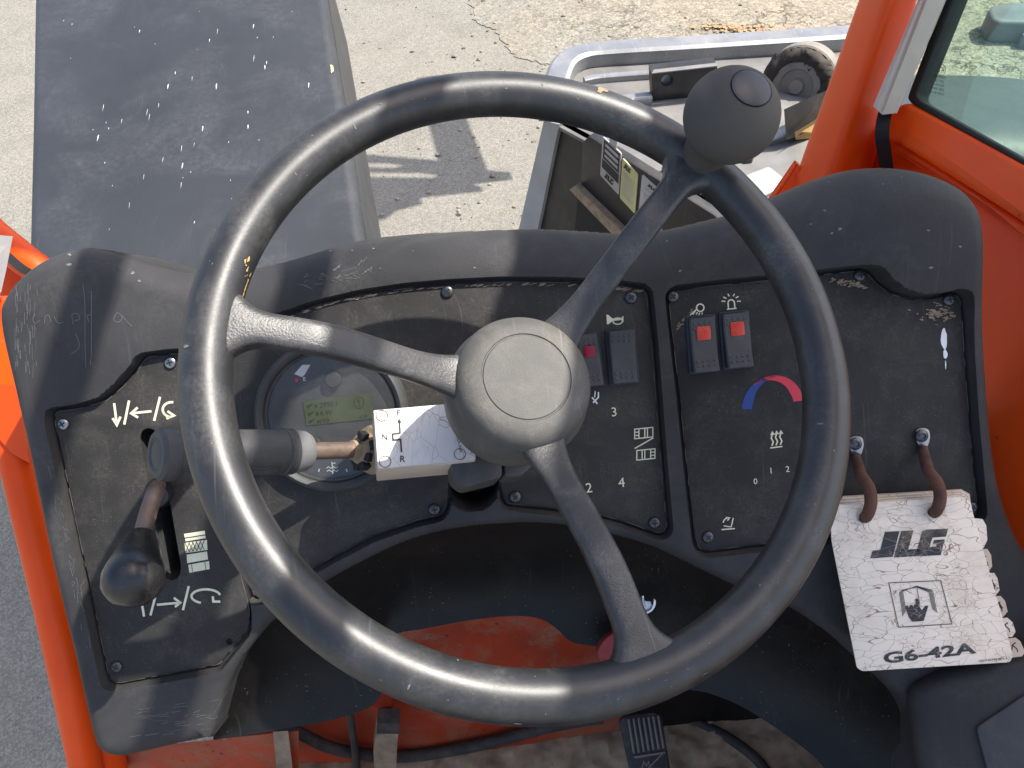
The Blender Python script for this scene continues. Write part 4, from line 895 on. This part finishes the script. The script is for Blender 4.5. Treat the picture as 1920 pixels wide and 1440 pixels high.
for _ in range(44):
    u = 110+470*random.random()**.7; v = 20+440*random.random(); q_ = random.random()**2
    m.add(*drop(FF, u, v, .8+6*q_, .5+1.0*q_, .0008))
for _ in range(14): m.add(*drop(FF, random.gauss(370, 120), random.gauss(230, 120), random.uniform(3, 8), random.uniform(.3, .6), .0008))
o = put('paint_flecks', m.v, m.f, M['print_white'], FE, smooth=False); o['kind'] = 'stuff'
put('edge_chip', *blot(FF, 622, 128, 3, 13, .0008, .1), M['sticker_yellow'], FE, smooth=False)

# ------------------------------------------------------------------ front frame of the chassis
DZ = 1.0
DK = Frame((0, 0, DZ), (1, 0, 0), (0, 0, 1))
FR = thing('chassis_nose', 'black steel front frame with bright worn deck and warning stickers beyond the dashboard', 'chassis', (.6, 2.4, .3))
A0 = np.array(DK.hit(1036, 231)); A1 = np.array(DK.hit(1345, 400))
SPL = Frame((*A0, DZ), (*(A1-A0), 0), np.cross((*(A1-A0), 0), (0, 0, 1)))
if SPL.n[0] > 0: SPL = Frame(SPL.O, SPL.ex, -SPL.n)
put('deck', *slab(DK, [roundpoly(DK.hits([(1052, 175), (1072, 140), (1110, 128), (1200, 120), (1460, 104), (1640, 96), (1720, 260), (1560, 420), (1380, 430), (1335, 392), (1260, 352), (1036, 231)]), .02, 3)], -.012, 0, .003), M['deck'], FR, sharp=40)
rp = [(1034, 226), (1044, 172), (1060, 136), (1092, 118), (1150, 111), (1300, 102), (1470, 91), (1640, 80)]
rp = crom(np.array([[*DK.hit(u, v), DZ+.022] for u, v in rp]), 6)
def flatbar(P, wd, ht):
    T = np.gradient(P, axis=0); T /= np.linalg.norm(T, axis=1)[:, None]; V = []; Fc = []
    for p, t in zip(P, T):
        s_ = unit(np.cross(t, (0, 0, 1)))
        for a, b in ((-.5, -.5), (.5, -.5), (.5, .35), (.35, .5), (-.35, .5), (-.5, .35)): V.append(p+s_*a*wd+np.array([0, 0, b*ht]))
    n = 6; Fc = [(i*n+k, i*n+(k+1) % n, (i+1)*n+(k+1) % n, (i+1)*n+k) for i in range(len(P)-1) for k in range(n)]
    return np.array(V), Fc+[tuple(range(n)), tuple(range((len(P)-1)*n, len(P)*n))]
put('deck_rail', *flatbar(rp, .075, .05), M['bare'], FR, sharp=30)
ip = crom(np.array([[*DK.hit(u, v), DZ+.010] for u, v in [(1095, 158), (1130, 152), (1225, 145), (1330, 139)]]), 4)
put('inner_rail', *flatbar(ip, .022, .02), M['bare'], FR, sharp=30)
for u, v in ((1110, 190), (1180, 200), (1130, 222), (1210, 250), (1400, 300), (1360, 330), (1450, 250)):
    x, y = DK.hit(u, v); put('deck_bolt', *lathe(Frame((x, y, DZ), (1, 0, 0), (0, 0, 1)), [(.018, 0), (.018, .010), (.015, .013), (0, .013)], 6), M['dark_steel'], FR, sharp=20)
ip = crom(np.array([[*DK.hit(u, v), DZ+.012] for u, v in [(1080, 205), (1160, 197), (1220, 190)]]), 4)
put('inner_rail', *flatbar(ip, .035, .024), M['bare'], FR, sharp=30)
ip = crom(np.array([[*DK.hit(u, v), DZ+.008] for u, v in [(1250, 330), (1330, 300), (1440, 262), (1520, 240)]]), 4)
put('inner_rail', *flatbar(ip, .05, .016), M['bare'], FR, sharp=30)
put('weld_plate', *slab(DK, [roundpoly(DK.hits([(1355, 352), (1440, 318), (1480, 350), (1400, 388)]), .01, 2)], 0, .012, .003), M['edge_grey'], FR, sharp=30)
# bracket with a pin hole: a standing block
bx0, by0 = DK.hit(1224, 190); bx1, by1 = DK.hit(1345, 178)
BR = Frame((bx0, by0, DZ), (bx1-bx0, by1-by0, 0), np.cross((bx1-bx0, by1-by0, 0), (0, 0, 1)))
if BR.n@(EYE-BR.O) < 0: BR = Frame(BR.O, -BR.ex, -BR.n)
W_ = np.hypot(bx1-bx0, by1-by0); hx_, hy_ = BR.hit(1251, 151)
bo = BR.hits([(1224, 190), (1222, 138), (1345, 124), (1345, 178)])
put('pin_bracket', *slab(BR, [bo, circle(.017, 20, hx_, hy_)], -.05, 0, .002), M['black_paint'], FR, sharp=30)
put('pin_bracket_top', *slab(DK, [DK.hits([(1222, 138), (1345, 124), (1345, 118), (1226, 131)], BR.O[2]*0+.10)], .098, .101), M['deck'], FR, smooth=False)
# black side plate with its grey cut edge
def spx(px): return SPL.hits(px)
put('side_plate', *slab(SPL, [spx([(1036, 231), (1345, 400), (1420, 470), (1420, 760), (940, 760), (990, 425)])], -.03, -.012), M['black_paint'], FR, smooth=False)
put('plate_edge', *slab(SPL, [spx([(1021, 226), (1050, 232), (1010, 428), (960, 640), (925, 640), (974, 428)])], -.012, .004, .001), M['edge_grey'], FR, smooth=False)
panel = put('sticker_panel', *slab(SPL, [spx([(1100, 262), (1112, 250), (1345, 396), (1420, 460), (1420, 640), (1330, 560), (1185, 432), (1096, 346)])], -.012, .018, .004), M['black_paint'], FR, sharp=40)
put('ledge', *slab(SPL, [spx([(1084, 344), (1096, 338), (1190, 428), (1330, 556), (1318, 572), (1176, 440)])], -.012, .040, .004), M['mud'], FR, sharp=40)
put('recess_hole', *slab(SPL, [spx([(1080, 368), (1100, 378), (1172, 440), (1260, 560), (1060, 560)])], -.012, -.0105), M['black'], FR, smooth=False)
zs = .0215
def sticker(px, mat, name='sticker'): return put(name, *slab(SPL, [roundpoly(SPL.hits(px, zs), .006, 3)], .0185, zs), M[mat], panel, smooth=False)
def lerp4(q, a, b): 
    q = [np.array(p, float) for p in q]; t = q[0]*(1-a)+q[1]*a; bb = q[3]*(1-a)+q[2]*a; return tuple(t*(1-b)+bb*b)
s1 = [(1130, 256), (1165, 288), (1160, 366), (1125, 328)]; s2_ = [(1167, 296), (1196, 327), (1190, 401), (1162, 371)]; s3_ = [(1204, 327), (1245, 364), (1240, 440), (1196, 408)]
def rows(q, mat, boxes):
    m = MB()
    for a0, a1, b0, b1 in boxes: m.add(*sheet(SPL, SPL.hits([lerp4(q, a0, b0), lerp4(q, a1, b0), lerp4(q, a1, b1), lerp4(q, a0, b1)], zs+.001), zs+.001))
    o = put('sticker_print', m.v, m.f, M[mat], panel, smooth=False); o['kind'] = 'stuff'
def jlg(q, a0, b0, sa, sb):
    g = lambda pts: sheet(SPL, SPL.hits([lerp4(q, a0+x*sa, b0+y*sb) for x, y in pts], zs+.0012), zs+.0012)
    m = MB().add(*g([(.22, 0), (.38, 0), (.28, 1), (0, 1), (.05, .72), (.13, .72)])).add(*g([(.43, 0), (.56, 0), (.50, .70), (.64, .70), (.60, 1), (.34, 1)])).add(*g([(.70, 0), (1, 0), (.96, .3), (.80, .3), (.74, .72), (.82, .72), (.84, .55), (.95, .55), (.88, 1), (.62, 1)]))
    put('sticker_logo', m.v, m.f, M['print_dark'], panel, smooth=False)
sticker(s1, 'sticker_white'); rows(s1, 'print_dark', [(.08, .92, .05, .10), (.08, .92, .19, .24), (.08, .92, .33, .38), (.08, .92, .46, .51), (.06, .94, .54, .76), (.08, .14, .05, .5), (.86, .92, .05, .5)]); jlg(s1, .2, .80, .5, .14)
sticker(s2_, 'sticker_yellow'); jlg(s2_, .10, .07, .45, .12); rows(s2_, 'sticker_white', [(.12, .85-.1*(k % 3 == 2), .30+.075*k, .325+.075*k) for k in range(8)])
sticker(s3_, 'sticker_white'); jlg(s3_, .25, .07, .4, .08); rows(s3_, 'edge_grey', [(.15, .8, .22, .26), (.15, .75, .34, .50), (.15, .8, .56, .60), (.15, .75, .68, .85)])
sticker([(1144, 252), (1157, 260), (1156, 280), (1142, 270)], 'sticker_white')
# roller with frayed foam and guard plates
RC = np.array([*DK.hit(1492, 172), DZ+.02]); rax = unit(np.array([-.55, -.75, .25]))
RO = thing('boom_roller', 'pale dusty roller with frayed black foam at the right end of the deck', 'roller', RC)
RFm = Frame(RC, np.cross(rax, (0, 0, 1)), rax)
put('roller_drum', *lathe(RFm, [(0, -.12), (.066, -.12), (.071, -.11), (.071, .010), (.066, .016), (.049, .016), (.045, .009), (.021, .009), (.019, .020), (0, .020)], 40), M['roller'], RO, sharp=40)
V, Fc = torus(Frame(RFm.W(np.array([0, 0, .0])), RFm.ex, RFm.n), .080, .021, 60, 12); V = V+RNG.normal(0, .0035, V.shape)
put('foam_ring', V, Fc, M['foam'], RO, sharp=80)
put('guard_ring', *lathe(RFm, [(.094, -.07), (.107, -.066), (.107, -.014), (.102, -.010), (.094, -.02)], 48), M['roller'], RO, sharp=40)
GP = thing('guard_plate', 'dusty black plate standing beside the boom roller', 'plate', at(1500, 260, 2.01))
put('plate', *hull_prism([[at(1470, 205, 2.00), at(1560, 165, 2.06), at(1560, 232, 2.10), at(1474, 262, 2.06)], [at(1476, 203, 2.06), at(1566, 163, 2.12), at(1566, 230, 2.16), at(1480, 260, 2.12)]]), M['black_paint'], GP, smooth=False)
put('plate_foot', *hull_prism([[at(1490, 248, 2.03), at(1560, 205, 2.07), at(1560, 255, 2.12), at(1492, 262, 2.09)], [at(1496, 246, 2.05), at(1566, 203, 2.09), at(1566, 253, 2.14), at(1498, 260, 2.11)]]), M['ochre'], GP, smooth=False)

# unseen flat plate ahead on the right, cut to throw a shadow on the asphalt
X0 = 1.05
shp = [(786, 146), (815, 142), (822, 160), (870, 228), (907, 320), (948, 324), (954, 338), (880, 346), (895, 352), (897, 360), (780, 372), (784, 384), (735, 396), (715, 412), (680, 420), (560, 420), (560, 330), (640, 332), (820, 334), (828, 328), (800, 324), (640, 323), (560, 323), (560, 312), (640, 313), (735, 316), (765, 310), (735, 306), (640, 305), (560, 304), (560, 286), (680, 290), (750, 296), (830, 303), (810, 232), (795, 190)]
pts = []
for u, v in shp:
    g = np.array([*WORLD.hit(u, v), 0.0]); t = (X0-g[0])/to_sun[0]; q = g+t*to_sun; pts.append((q[1], q[2]))
BHF = Frame((X0, 0, 0), (0, 1, 0), (1, 0, 0))
BM = thing('boom_shade_blocker', 'unseen orange boom stand-in added right of the cab to cast shade', 'boom', (1.6, 0, 3.6))
put('boom_shadow_plate', *slab(BHF, [pts], -.02, .02), M['orange'], BM, smooth=False)
BZ = 3.9; bs = (BZ-2.95)*SX_
put('boom_shade_box', *box(WORLD, 1.03+bs, 1.55+bs, -1.6, 1.30, BZ, BZ+.34), M['orange'], BM, smooth=False)  # unseen box added to block the sun from the right half of the dashboard
put('boom_shade_rib', *box(WORLD, 1.09+bs, 1.49+bs, -1.6, 1.26, BZ-.04, BZ-.002), M['black_paint'], BM, smooth=False)

# machine hood and a grey block, both seen through the side window
HB = thing('engine_hood', 'dark moulded hood of the machine seen through the tinted side window', 'hood', at(1850, 300, 1.9))
nu, nv = 30, 14; V = []
for j in range(nv):
    for i in range(nu):
        s_ = i/(nu-1); t = j/(nv-1); u = 1640+460*s_; v = 148-18*math.sin(s_*2.2)+50*s_*s_ + 300*t
        V.append(at(u, v, 1.95-.30*math.sin(min(1, t*2.2)*math.pi/2)+.05*s_))
put('hood_shell', V, [(j*nu+i, j*nu+i+1, (j+1)*nu+i+1, (j+1)*nu+i) for j in range(nv-1) for i in range(nu-1)], M['teal'], HB, sharp=70)
gb = WORLD.hit(1875, 66)
GBF = Frame((*gb, 0), (math.cos(-.25), math.sin(-.25), 0), (0, 0, 1))
GB = thing('rubber_block', 'grey block lying on the coarse asphalt beyond the side window', 'block', GBF.O)
put('block_body', *slab(GBF, [roundpoly([(-.10, -.09), (.6, -.09), (.6, .13), (.0, .13), (-.10, .06)], .05, 5)], 0, .12, .02, 2), M['grey_block'], GB, sharp=40)
put('block_step', *slab(GBF, [roundpoly([(.06, -.14), (.6, -.14), (.6, -.095), (.06, -.095)], .015, 3)], 0, .07, .008, 2), M['grey_block'], GB, sharp=40)

# ------------------------------------------------------------------ side console at the lower right
CF = Frame(at(1810, 1340, .652), DASH.ex, unit(DASH.n+.25*DASH.ey-.25*DASH.ex))
SCN = thing('side_console', 'black side console with a worn inset pad at the lower right corner', 'console', CF.W(np.array([0, 0, -.2])))
V, Fc = slab(CF, [roundpoly(CF.hits([(1707, 1312), (1716, 1288), (1760, 1266), (1830, 1246), (1930, 1226), (2100, 1190), (2100, 1600), (1780, 1600), (1722, 1440)]), .012, 5)], -.13, 0, .014, 4)
put('console_shell', V, Fc, M['cowl'], SCN, sharp=60)
put('inset_pad', *slab(CF, [roundpoly(CF.hits([(1828, 1362), (1925, 1297), (2080, 1210), (2080, 1560), (1880, 1560)], .0), .004, 3)], .0002, .0035, .0012), M['grip'], SCN, sharp=50)

# ------------------------------------------------------------------ floor: dirt, pedals, hoses
def onfloor(u, v, dz=0.0): x, y = WORLD.shift(FLOOR_Z+dz).hit(u, v); return np.array([x, y, FLOOR_Z+dz])
nu, nv = 210, 100; V = []
from mathutils import noise as mn_
for j in range(nv):
    for i in range(nu):
        x = -.42+1.0*i/(nu-1); y = -.16+.45*j/(nv-1)
        p = Vector((x*9, y*9, 0)); q = Vector((x*38, y*38, 3)); qq = Vector((x*110, y*110, 7))
        hz = .006+.010*mn_.noise(p)+.006*mn_.noise(q)+(.0035*mn_.noise(qq))+.016*smooth01((y-.18)/.1)
        edge = min(1, min(x+.42, .58-x)/.05); V.append((x, y, FLOOR_Z+max(-.004, hz*edge)))
o = put('floor_dirt', V, [(j*nu+i, j*nu+i+1, (j+1)*nu+i+1, (j+1)*nu+i) for j in range(nv-1) for i in range(nu-1)], M['dirt'], None, loc=(0, .1, FLOOR_Z)); o['kind'] = 'stuff'
m = MB()
ico = bmesh.new(); bmesh.ops.create_icosphere(ico, subdivisions=1, radius=1); IV = np.array([v.co[:] for v in ico.verts]); IF = [tuple(v.index for v in f.verts) for f in ico.faces]; ico.free()
for _ in range(700):
    u = random.uniform(640, 1260); v = random.uniform(1335, 1470); p = onfloor(u, v, .012); r_ = .0012+.010*random.random()**4
    m.add(p+IV*(r_*RNG.uniform(.6, 1.2, (len(IV), 1)))*np.array([1.2, 1, .7]), IF)
o = put('dirt_clods', m.v, m.f, M['dirt'], None, loc=(0, .1, FLOOR_Z), sharp=20); o['kind'] = 'stuff'
def rayk(u, v, off=0.0):
    d = ray(u, v); # hit on the sloping kick panel
    t = (.28+.27*(EYE[2]-1.05)-off)/(d[1]-.27*d[2]); return EYE+t*d
hp = [rayk(u, v, .015) for u, v in [(500, 1352), (560, 1374), (610, 1398), (670, 1412), (760, 1418), (860, 1404), (950, 1384), (1040, 1360), (1130, 1345)]]
tagged(put('floor_hose', *sweep(hp, .0085, 14, smoothn=6), M['hose'], None), 'dusty black hose running along the foot of the orange panel', 'hose')
hp = [rayk(u, v, .03) for u, v in [(655, 1330), (662, 1380), (666, 1410), (672, 1470)]]
tagged(put('thin_cable', *sweep(hp, .0052, 10, smoothn=5), M['hose'], None), 'thin dusty cable hanging down across the floor hose', 'cable')
hp = [onfloor(u, v, .02) for u, v in [(1240, 1338), (1300, 1352), (1360, 1380), (1420, 1425), (1460, 1480)]]
tagged(put('floor_hose', *sweep(hp, .0075, 12, smoothn=6), M['hose'], None), 'dusty hose curving over the floor right of the pedal', 'hose')
BP = thing('pedal_arm', 'dusty grey steel pedal arm in front of the orange kick panel', 'pedal', onfloor(725, 1430))
def armst(u0, u1, v, off): a, b = rayk(u0, v, off), rayk(u1, v, off); n = np.array([0, .018, 0]); return [a, b, b+n, a+n]
put('arm', *hull_prism([armst(708, 748, 1360, .055), armst(704, 746, 1385, .055), armst(700, 744, 1410, .06), armst(704, 742, 1470, .06)]), M['mud'], BP, sharp=40)
put('arm_cap', *hull_prism([armst(708, 749, 1356, .060), armst(706, 749, 1376, .060)]), M['hose'], BP, sharp=40)
put('arm_bracket', *hull_prism([armst(700, 735, 1325, .03), armst(704, 738, 1362, .03)]), M['orange_shade_dirt'], BP, sharp=40)
PF = Frame(at(1208, 1390, 1.02), unit(RT*.99-.14*UP), unit(-AX+.35*UP))
PD = thing('accelerator_pedal', 'worn black ribbed accelerator pedal standing in the dirt', 'pedal', PF.W(np.array([0, -.06, -.04])))
put('pedal_pad', *slab(PF, [roundpoly(PF.hits([(1161, 1352), (1168, 1342), (1232, 1334), (1241, 1342), (1262, 1470), (1190, 1480)]), .006, 4)], -.012, 0, .003, 2), M['pedal'], PD, sharp=50)
for k in range(7):
    u0 = 1176+k*9.2; a = PF.hits([(u0, 1348-k*1.1), (u0+4.2, 1347.5-k*1.1), (u0+14.5, 1412-k*1.6), (u0+10.3, 1413-k*1.6)])
    put('pedal_rib', *slab(PF, [roundpoly(a, .001, 2)], -.0005, .0038, .0012, 1), M['pedal_rib'], PD, sharp=50)
put('pedal_rib', *slab(PF, [PF.hits([(1186, 1418), (1246, 1408), (1247, 1412), (1192, 1422)])], -.0005, .0030, .0010, 1), M['pedal_rib'], PD, sharp=50)
m = MB().add(*stroke(PF, PF.hits([(1216, 1440), (1243, 1412)], .002), .0016, .002)).add(*stroke(PF, PF.hits([(1204, 1440), (1207, 1428), (1212, 1436), (1216, 1428), (1219, 1440)], .002), .0016, .002))
put('pedal_mark', m.v, m.f, M['pedal_rib'], PD, smooth=False)
put('pedal_link', *sweep([PF.W(np.array([0, .0, -.012])), PF.W(np.array([.01, .02, -.08]))], .008, 10), M['dark_steel'], PD)

# ------------------------------------------------------------------ straps and tag
def ribbon(px, wd, name, mat, parent=None):
    P = crom(np.array([at(u, v, d) for u, v, d in px]), 6); V = []
    T = np.gradient(P, axis=0)
    for p, t in zip(P, T):
        s_ = unit(np.cross(unit(t), unit(EYE-p))); nn = unit(np.cross(s_, t))
        for a, b in ((-.5, -.0012), (.5, -.0012), (.5, .0012), (-.5, .0012)): V.append(p+s_*a*wd+nn*b)
    Fc = [(i*4+k, i*4+(k+1) % 4, (i+1)*4+(k+1) % 4, (i+1)*4+k) for i in range(len(P)-1) for k in range(4)]
    return put(name, V, Fc, M[mat], parent, smooth=False)
tagged(ribbon([(1666, 195, .90), (1657, 222, .885), (1654, 255, .885), (1658, 285, .90), (1664, 330, .93)], .015, 'webbing_strap', 'strap'), 'black braided strap hanging below the beige pillar trim', 'strap')
tagged(ribbon([(-10, 462, .93), (14, 480, .93), (40, 502, .93), (70, 520, .94)], .010, 'webbing_strap', 'strap'), 'grey braided strap beside the paper tag at the left edge', 'strap')
tagged(put('paper_tag', *hull_prism([[at(-60, 436, .78), at(24, 443, .80), at(12, 505, .80), at(2, 548, .80), at(-60, 560, .78)], [at(-60, 436, .781), at(24, 443, .801), at(12, 505, .801), at(2, 548, .801), at(-60, 560, .781)]]), M['tag_paper'], None, smooth=False), 'pale paper tag hanging at the left edge of the cab', 'tag')

# ------------------------------------------------------------------ scratches and chips that have a shape of their own
hgrid = h.reshape(ny, nx)
def cowl_pt(u, v, lift=.0006):
    z = .008
    for _ in range(4):
        x, y = DASH.hit(u, v, z); i = int(np.clip(round((x-gx[0])/cell), 0, nx-1)); j = int(np.clip(round((y-gy[0])/cell), 0, ny-1)); z = hgrid[j, i]
    return DASH.W(np.array([x, y, z+lift]))
def cowl_stroke(px, wpx):
    P = np.array([cowl_pt(u, v) for u, v in resample(crom(np.array(px, float), 4), max(3, int(len(px)*3)))]); wd = wpx*PXM; V = []; T = np.gradient(P, axis=0)
    for p, t in zip(P, T): s_ = unit(np.cross(t, DASH.n)); V += [p+s_*wd/2, p-s_*wd/2]
    return np.array(V), [(2*i, 2*i+1, 2*i+3, 2*i+2) for i in range(len(P)-1)]
m = MB()
for p in ([(66, 588), (62, 600), (68, 606), (76, 600)], [(84, 606), (86, 594), (92, 590), (96, 604)], [(102, 592), (106, 602), (112, 606), (120, 604)], [(138, 608), (136, 590), (146, 588), (150, 598), (140, 602)], [(168, 604), (164, 592), (172, 590)], [(216, 592), (214, 600), (222, 604), (230, 596), (222, 586), (216, 592)], [(230, 592), (240, 604), (248, 612)], [(156, 532), (160, 570), (160, 640), (162, 690)], [(172, 545), (172, 660), (170, 684)], [(142, 624), (150, 650), (134, 664)]): m.add(*cowl_stroke(p, .7))
for _ in range(60):
    u = random.uniform(28, 70); v = random.uniform(530, 700); m.add(*cowl_stroke([(u, v), (u+random.gauss(.5, 1.2), v+random.uniform(6, 26))], random.uniform(.3, .7)))
for _ in range(40):
    v = random.uniform(860, 1200); u = 60+(v-760)*.235+random.uniform(10, 42); m.add(*cowl_stroke([(u, v), (u+random.gauss(3, 1), v+random.uniform(6, 26))], random.uniform(.3, .6)))
for _ in range(36):
    u = random.uniform(240, 400); v = 1395-(u-220)*.16-random.uniform(0, 60); m.add(*cowl_stroke([(u, v), (u+random.uniform(8, 30), v-random.uniform(1, 6))], random.uniform(.3, .6)))
for _ in range(34):
    u = random.uniform(560, 700); v = 545-(u-560)*.22-random.uniform(0, 26); m.add(*cowl_stroke([(u, v), (u+random.uniform(4, 18), v-random.uniform(-6, 12))], random.uniform(.4, .8)))
o = put('surface_scratches', m.v, m.f, M['grip_grey'], DB, smooth=False); o['kind'] = 'stuff'
m = MB()
for u, v, r_ in ((1554, 341, 4), (1545, 395, 4), (1520, 420, 3), (1745, 502, 5), (1740, 432, 4), (1800, 462, 4), (1275, 508, 4), (1250, 452, 2), (1575, 430, 5), (1560, 437, 4), (775, 470, 2), (700, 466, 3), (713, 503, 2), (660, 470, 2), (130, 478, 5), (250, 512, 5), (262, 527, 4), (130, 496, 6), (995, 432, 2), (890, 502, 3), (1655, 345, 2), (1690, 332, 2), (620, 470, 3)):
    n = 9; c = [cowl_pt(u+r_*random.uniform(.4, 1.2)*math.cos(6.283*k/n), v+.6*r_*random.uniform(.4, 1.2)*math.sin(6.283*k/n), .0005) for k in range(n)]; m.add(c, [tuple(range(n))])
o = put('surface_chips', m.v, m.f, M['grip_grey'], DB, smooth=False); o['kind'] = 'stuff'
def rim_pt(a, b, lift=.0003): r_ = R+(r0+lift)*math.cos(b); return WHEEL.W(np.array([r_*math.cos(a), r_*math.sin(a), (r0+lift)*math.sin(b)]))
def rim_blot(u, v, ra, rb, b=None, n=10, jag=.4):
    x, y = WHEEL.hit(u, v, r0*.7); a = math.atan2(y, x); q = np.hypot(x, y)-R; bb = math.acos(max(-.98, min(.98, q/r0)))
    c = [rim_pt(a+ra*random.uniform(1-jag, 1+jag)*math.cos(6.283*k/n)/R, bb+rb*random.uniform(1-jag, 1+jag)*math.sin(6.283*k/n)/r0) for k in range(n)]; return c, [tuple(range(n))]
m = MB()
for k in range(26): m.add(*rim_blot(462+random.gauss(0, 3), 484+k*3.6, random.uniform(.0003, .0020), random.uniform(.0002, .0007)))
rw = put('worn_patch', m.v, m.f, M['ochre'], SW, smooth=False); rw['kind'] = 'stuff'; rw['label'] = 'ochre worn patch on the rim by the left spoke'
m = MB().add(*rim_blot(1127, 172, .0035, .0035)).add(*rim_blot(1121, 179, .002, .002)).add(*rim_blot(1130, 165, .002, .0015))
put('worn_spot', m.v, m.f, M['mud'], SW, smooth=False)
m = MB()
for u, v, ra, rb in ((972, 1357, .0022, .0005), (766, 1286, .0005, .0014), (665, 243, .0005, .0016), (350, 652, .0008, .0018), (1538, 795, .0006, .0018), (1015, 166, .0005, .001), (860, 1239, .0008, .0006), (555, 330, .0004, .0010), (1320, 1262, .002, .0003)): m.add(*rim_blot(u, v, ra, rb))
for _ in range(60):
    a = random.uniform(0, 6.28); m.add(*(lambda bb, ra, rb: ([rim_pt(a+ra*math.cos(6.283*k/6)/R, bb+rb*math.sin(6.283*k/6)/r0) for k in range(6)], [tuple(range(6))]))(random.uniform(.6, 2.5), random.uniform(.0002, .0009), random.uniform(.00015, .0005)))
o = put('rim_nicks', m.v, m.f, M['grip_grey'], SW, smooth=False); o['kind'] = 'stuff'


# ------------------------------------------------------------------ unseen seat behind the wheel, added to darken the footwell
ST = thing('operator_seat', 'unseen black operator seat behind the steering wheel, added to darken the footwell', 'seat', (0, -.45, FLOOR_Z))
put('seat_base', *box(WORLD, -.20, .20, -.66, -.24, FLOOR_Z, FLOOR_Z+.28), M['black'], ST, smooth=False)
put('seat_cushion', *slab(WORLD, [roundpoly([(-.25, -.72), (.25, -.72), (.25, -.16), (-.25, -.16)], .06, 5)], FLOOR_Z+.285, FLOOR_Z+.40, .03, 3), M['cowl'], ST)
SBK = Frame((0, -.72, FLOOR_Z+.40), (1, 0, 0), (0, .98, .2))
put('backrest', *slab(SBK, [roundpoly([(-.24, 0), (.24, 0), (.20, .55), (-.20, .55)], .06, 5)], -.10, 0, .03, 3), M['cowl'], ST)

# ------------------------------------------------------------------ loose stones and clay on the asphalt
m = MB()
for _ in range(420):
    if random.random() < .6: u, v = random.uniform(880, 1560), random.uniform(-40, 150)
    else: u, v = random.uniform(620, 1060), random.uniform(-40, 420)
    x, y = WORLD.hit(u, v); r_ = .004+.010*random.random()**3
    m.add(np.array([x, y, r_*.5])+IV*(r_*RNG.uniform(.6, 1.25, (len(IV), 1)))*np.array([1.2, 1, .7]), IF)
o = put('loose_stones', m.v, m.f, M['loose_stone'], None, loc=(0, 4, 0), sharp=20); o['kind'] = 'stuff'
m = MB()
for kk in range(260):
    a, b = random.gauss(0, 1), random.gauss(0, 1); u, v = 1385+38*a+6*b, 58+4.5*b+2*a
    x, y = WORLD.hit(u, v); r_ = random.uniform(.003, .016); n = 7; ph = random.random()*6
    m.add([(x+r_*random.uniform(.5, 1.2)*math.cos(6.283*k/n+ph), y+r_*random.uniform(.5, 1.2)*math.sin(6.283*k/n+ph), .006+kk*.00006) for k in range(n)], [tuple(range(n))])
o = put('clay_dust', m.v, m.f, M['clay'], None, smooth=False, loc=(0, 5, 0)); o['kind'] = 'stuff'
# weld beads on the cab frame
def bead(px, rad=.0035):
    P = crom(np.array([at(*p) for p in px]), 14); R_ = rad*(1+.10*np.sin(np.arange(len(P))*1.9))
    put('weld_bead', *sweep(P, R_, 8), M['orange'], CB, sharp=60)
bead([(1646, 232, .945), (1651, 262, .945), (1655, 300, .955)]); bead([(1448, 372, .985), (1470, 342, .985), (1492, 308, .985)], .0028)
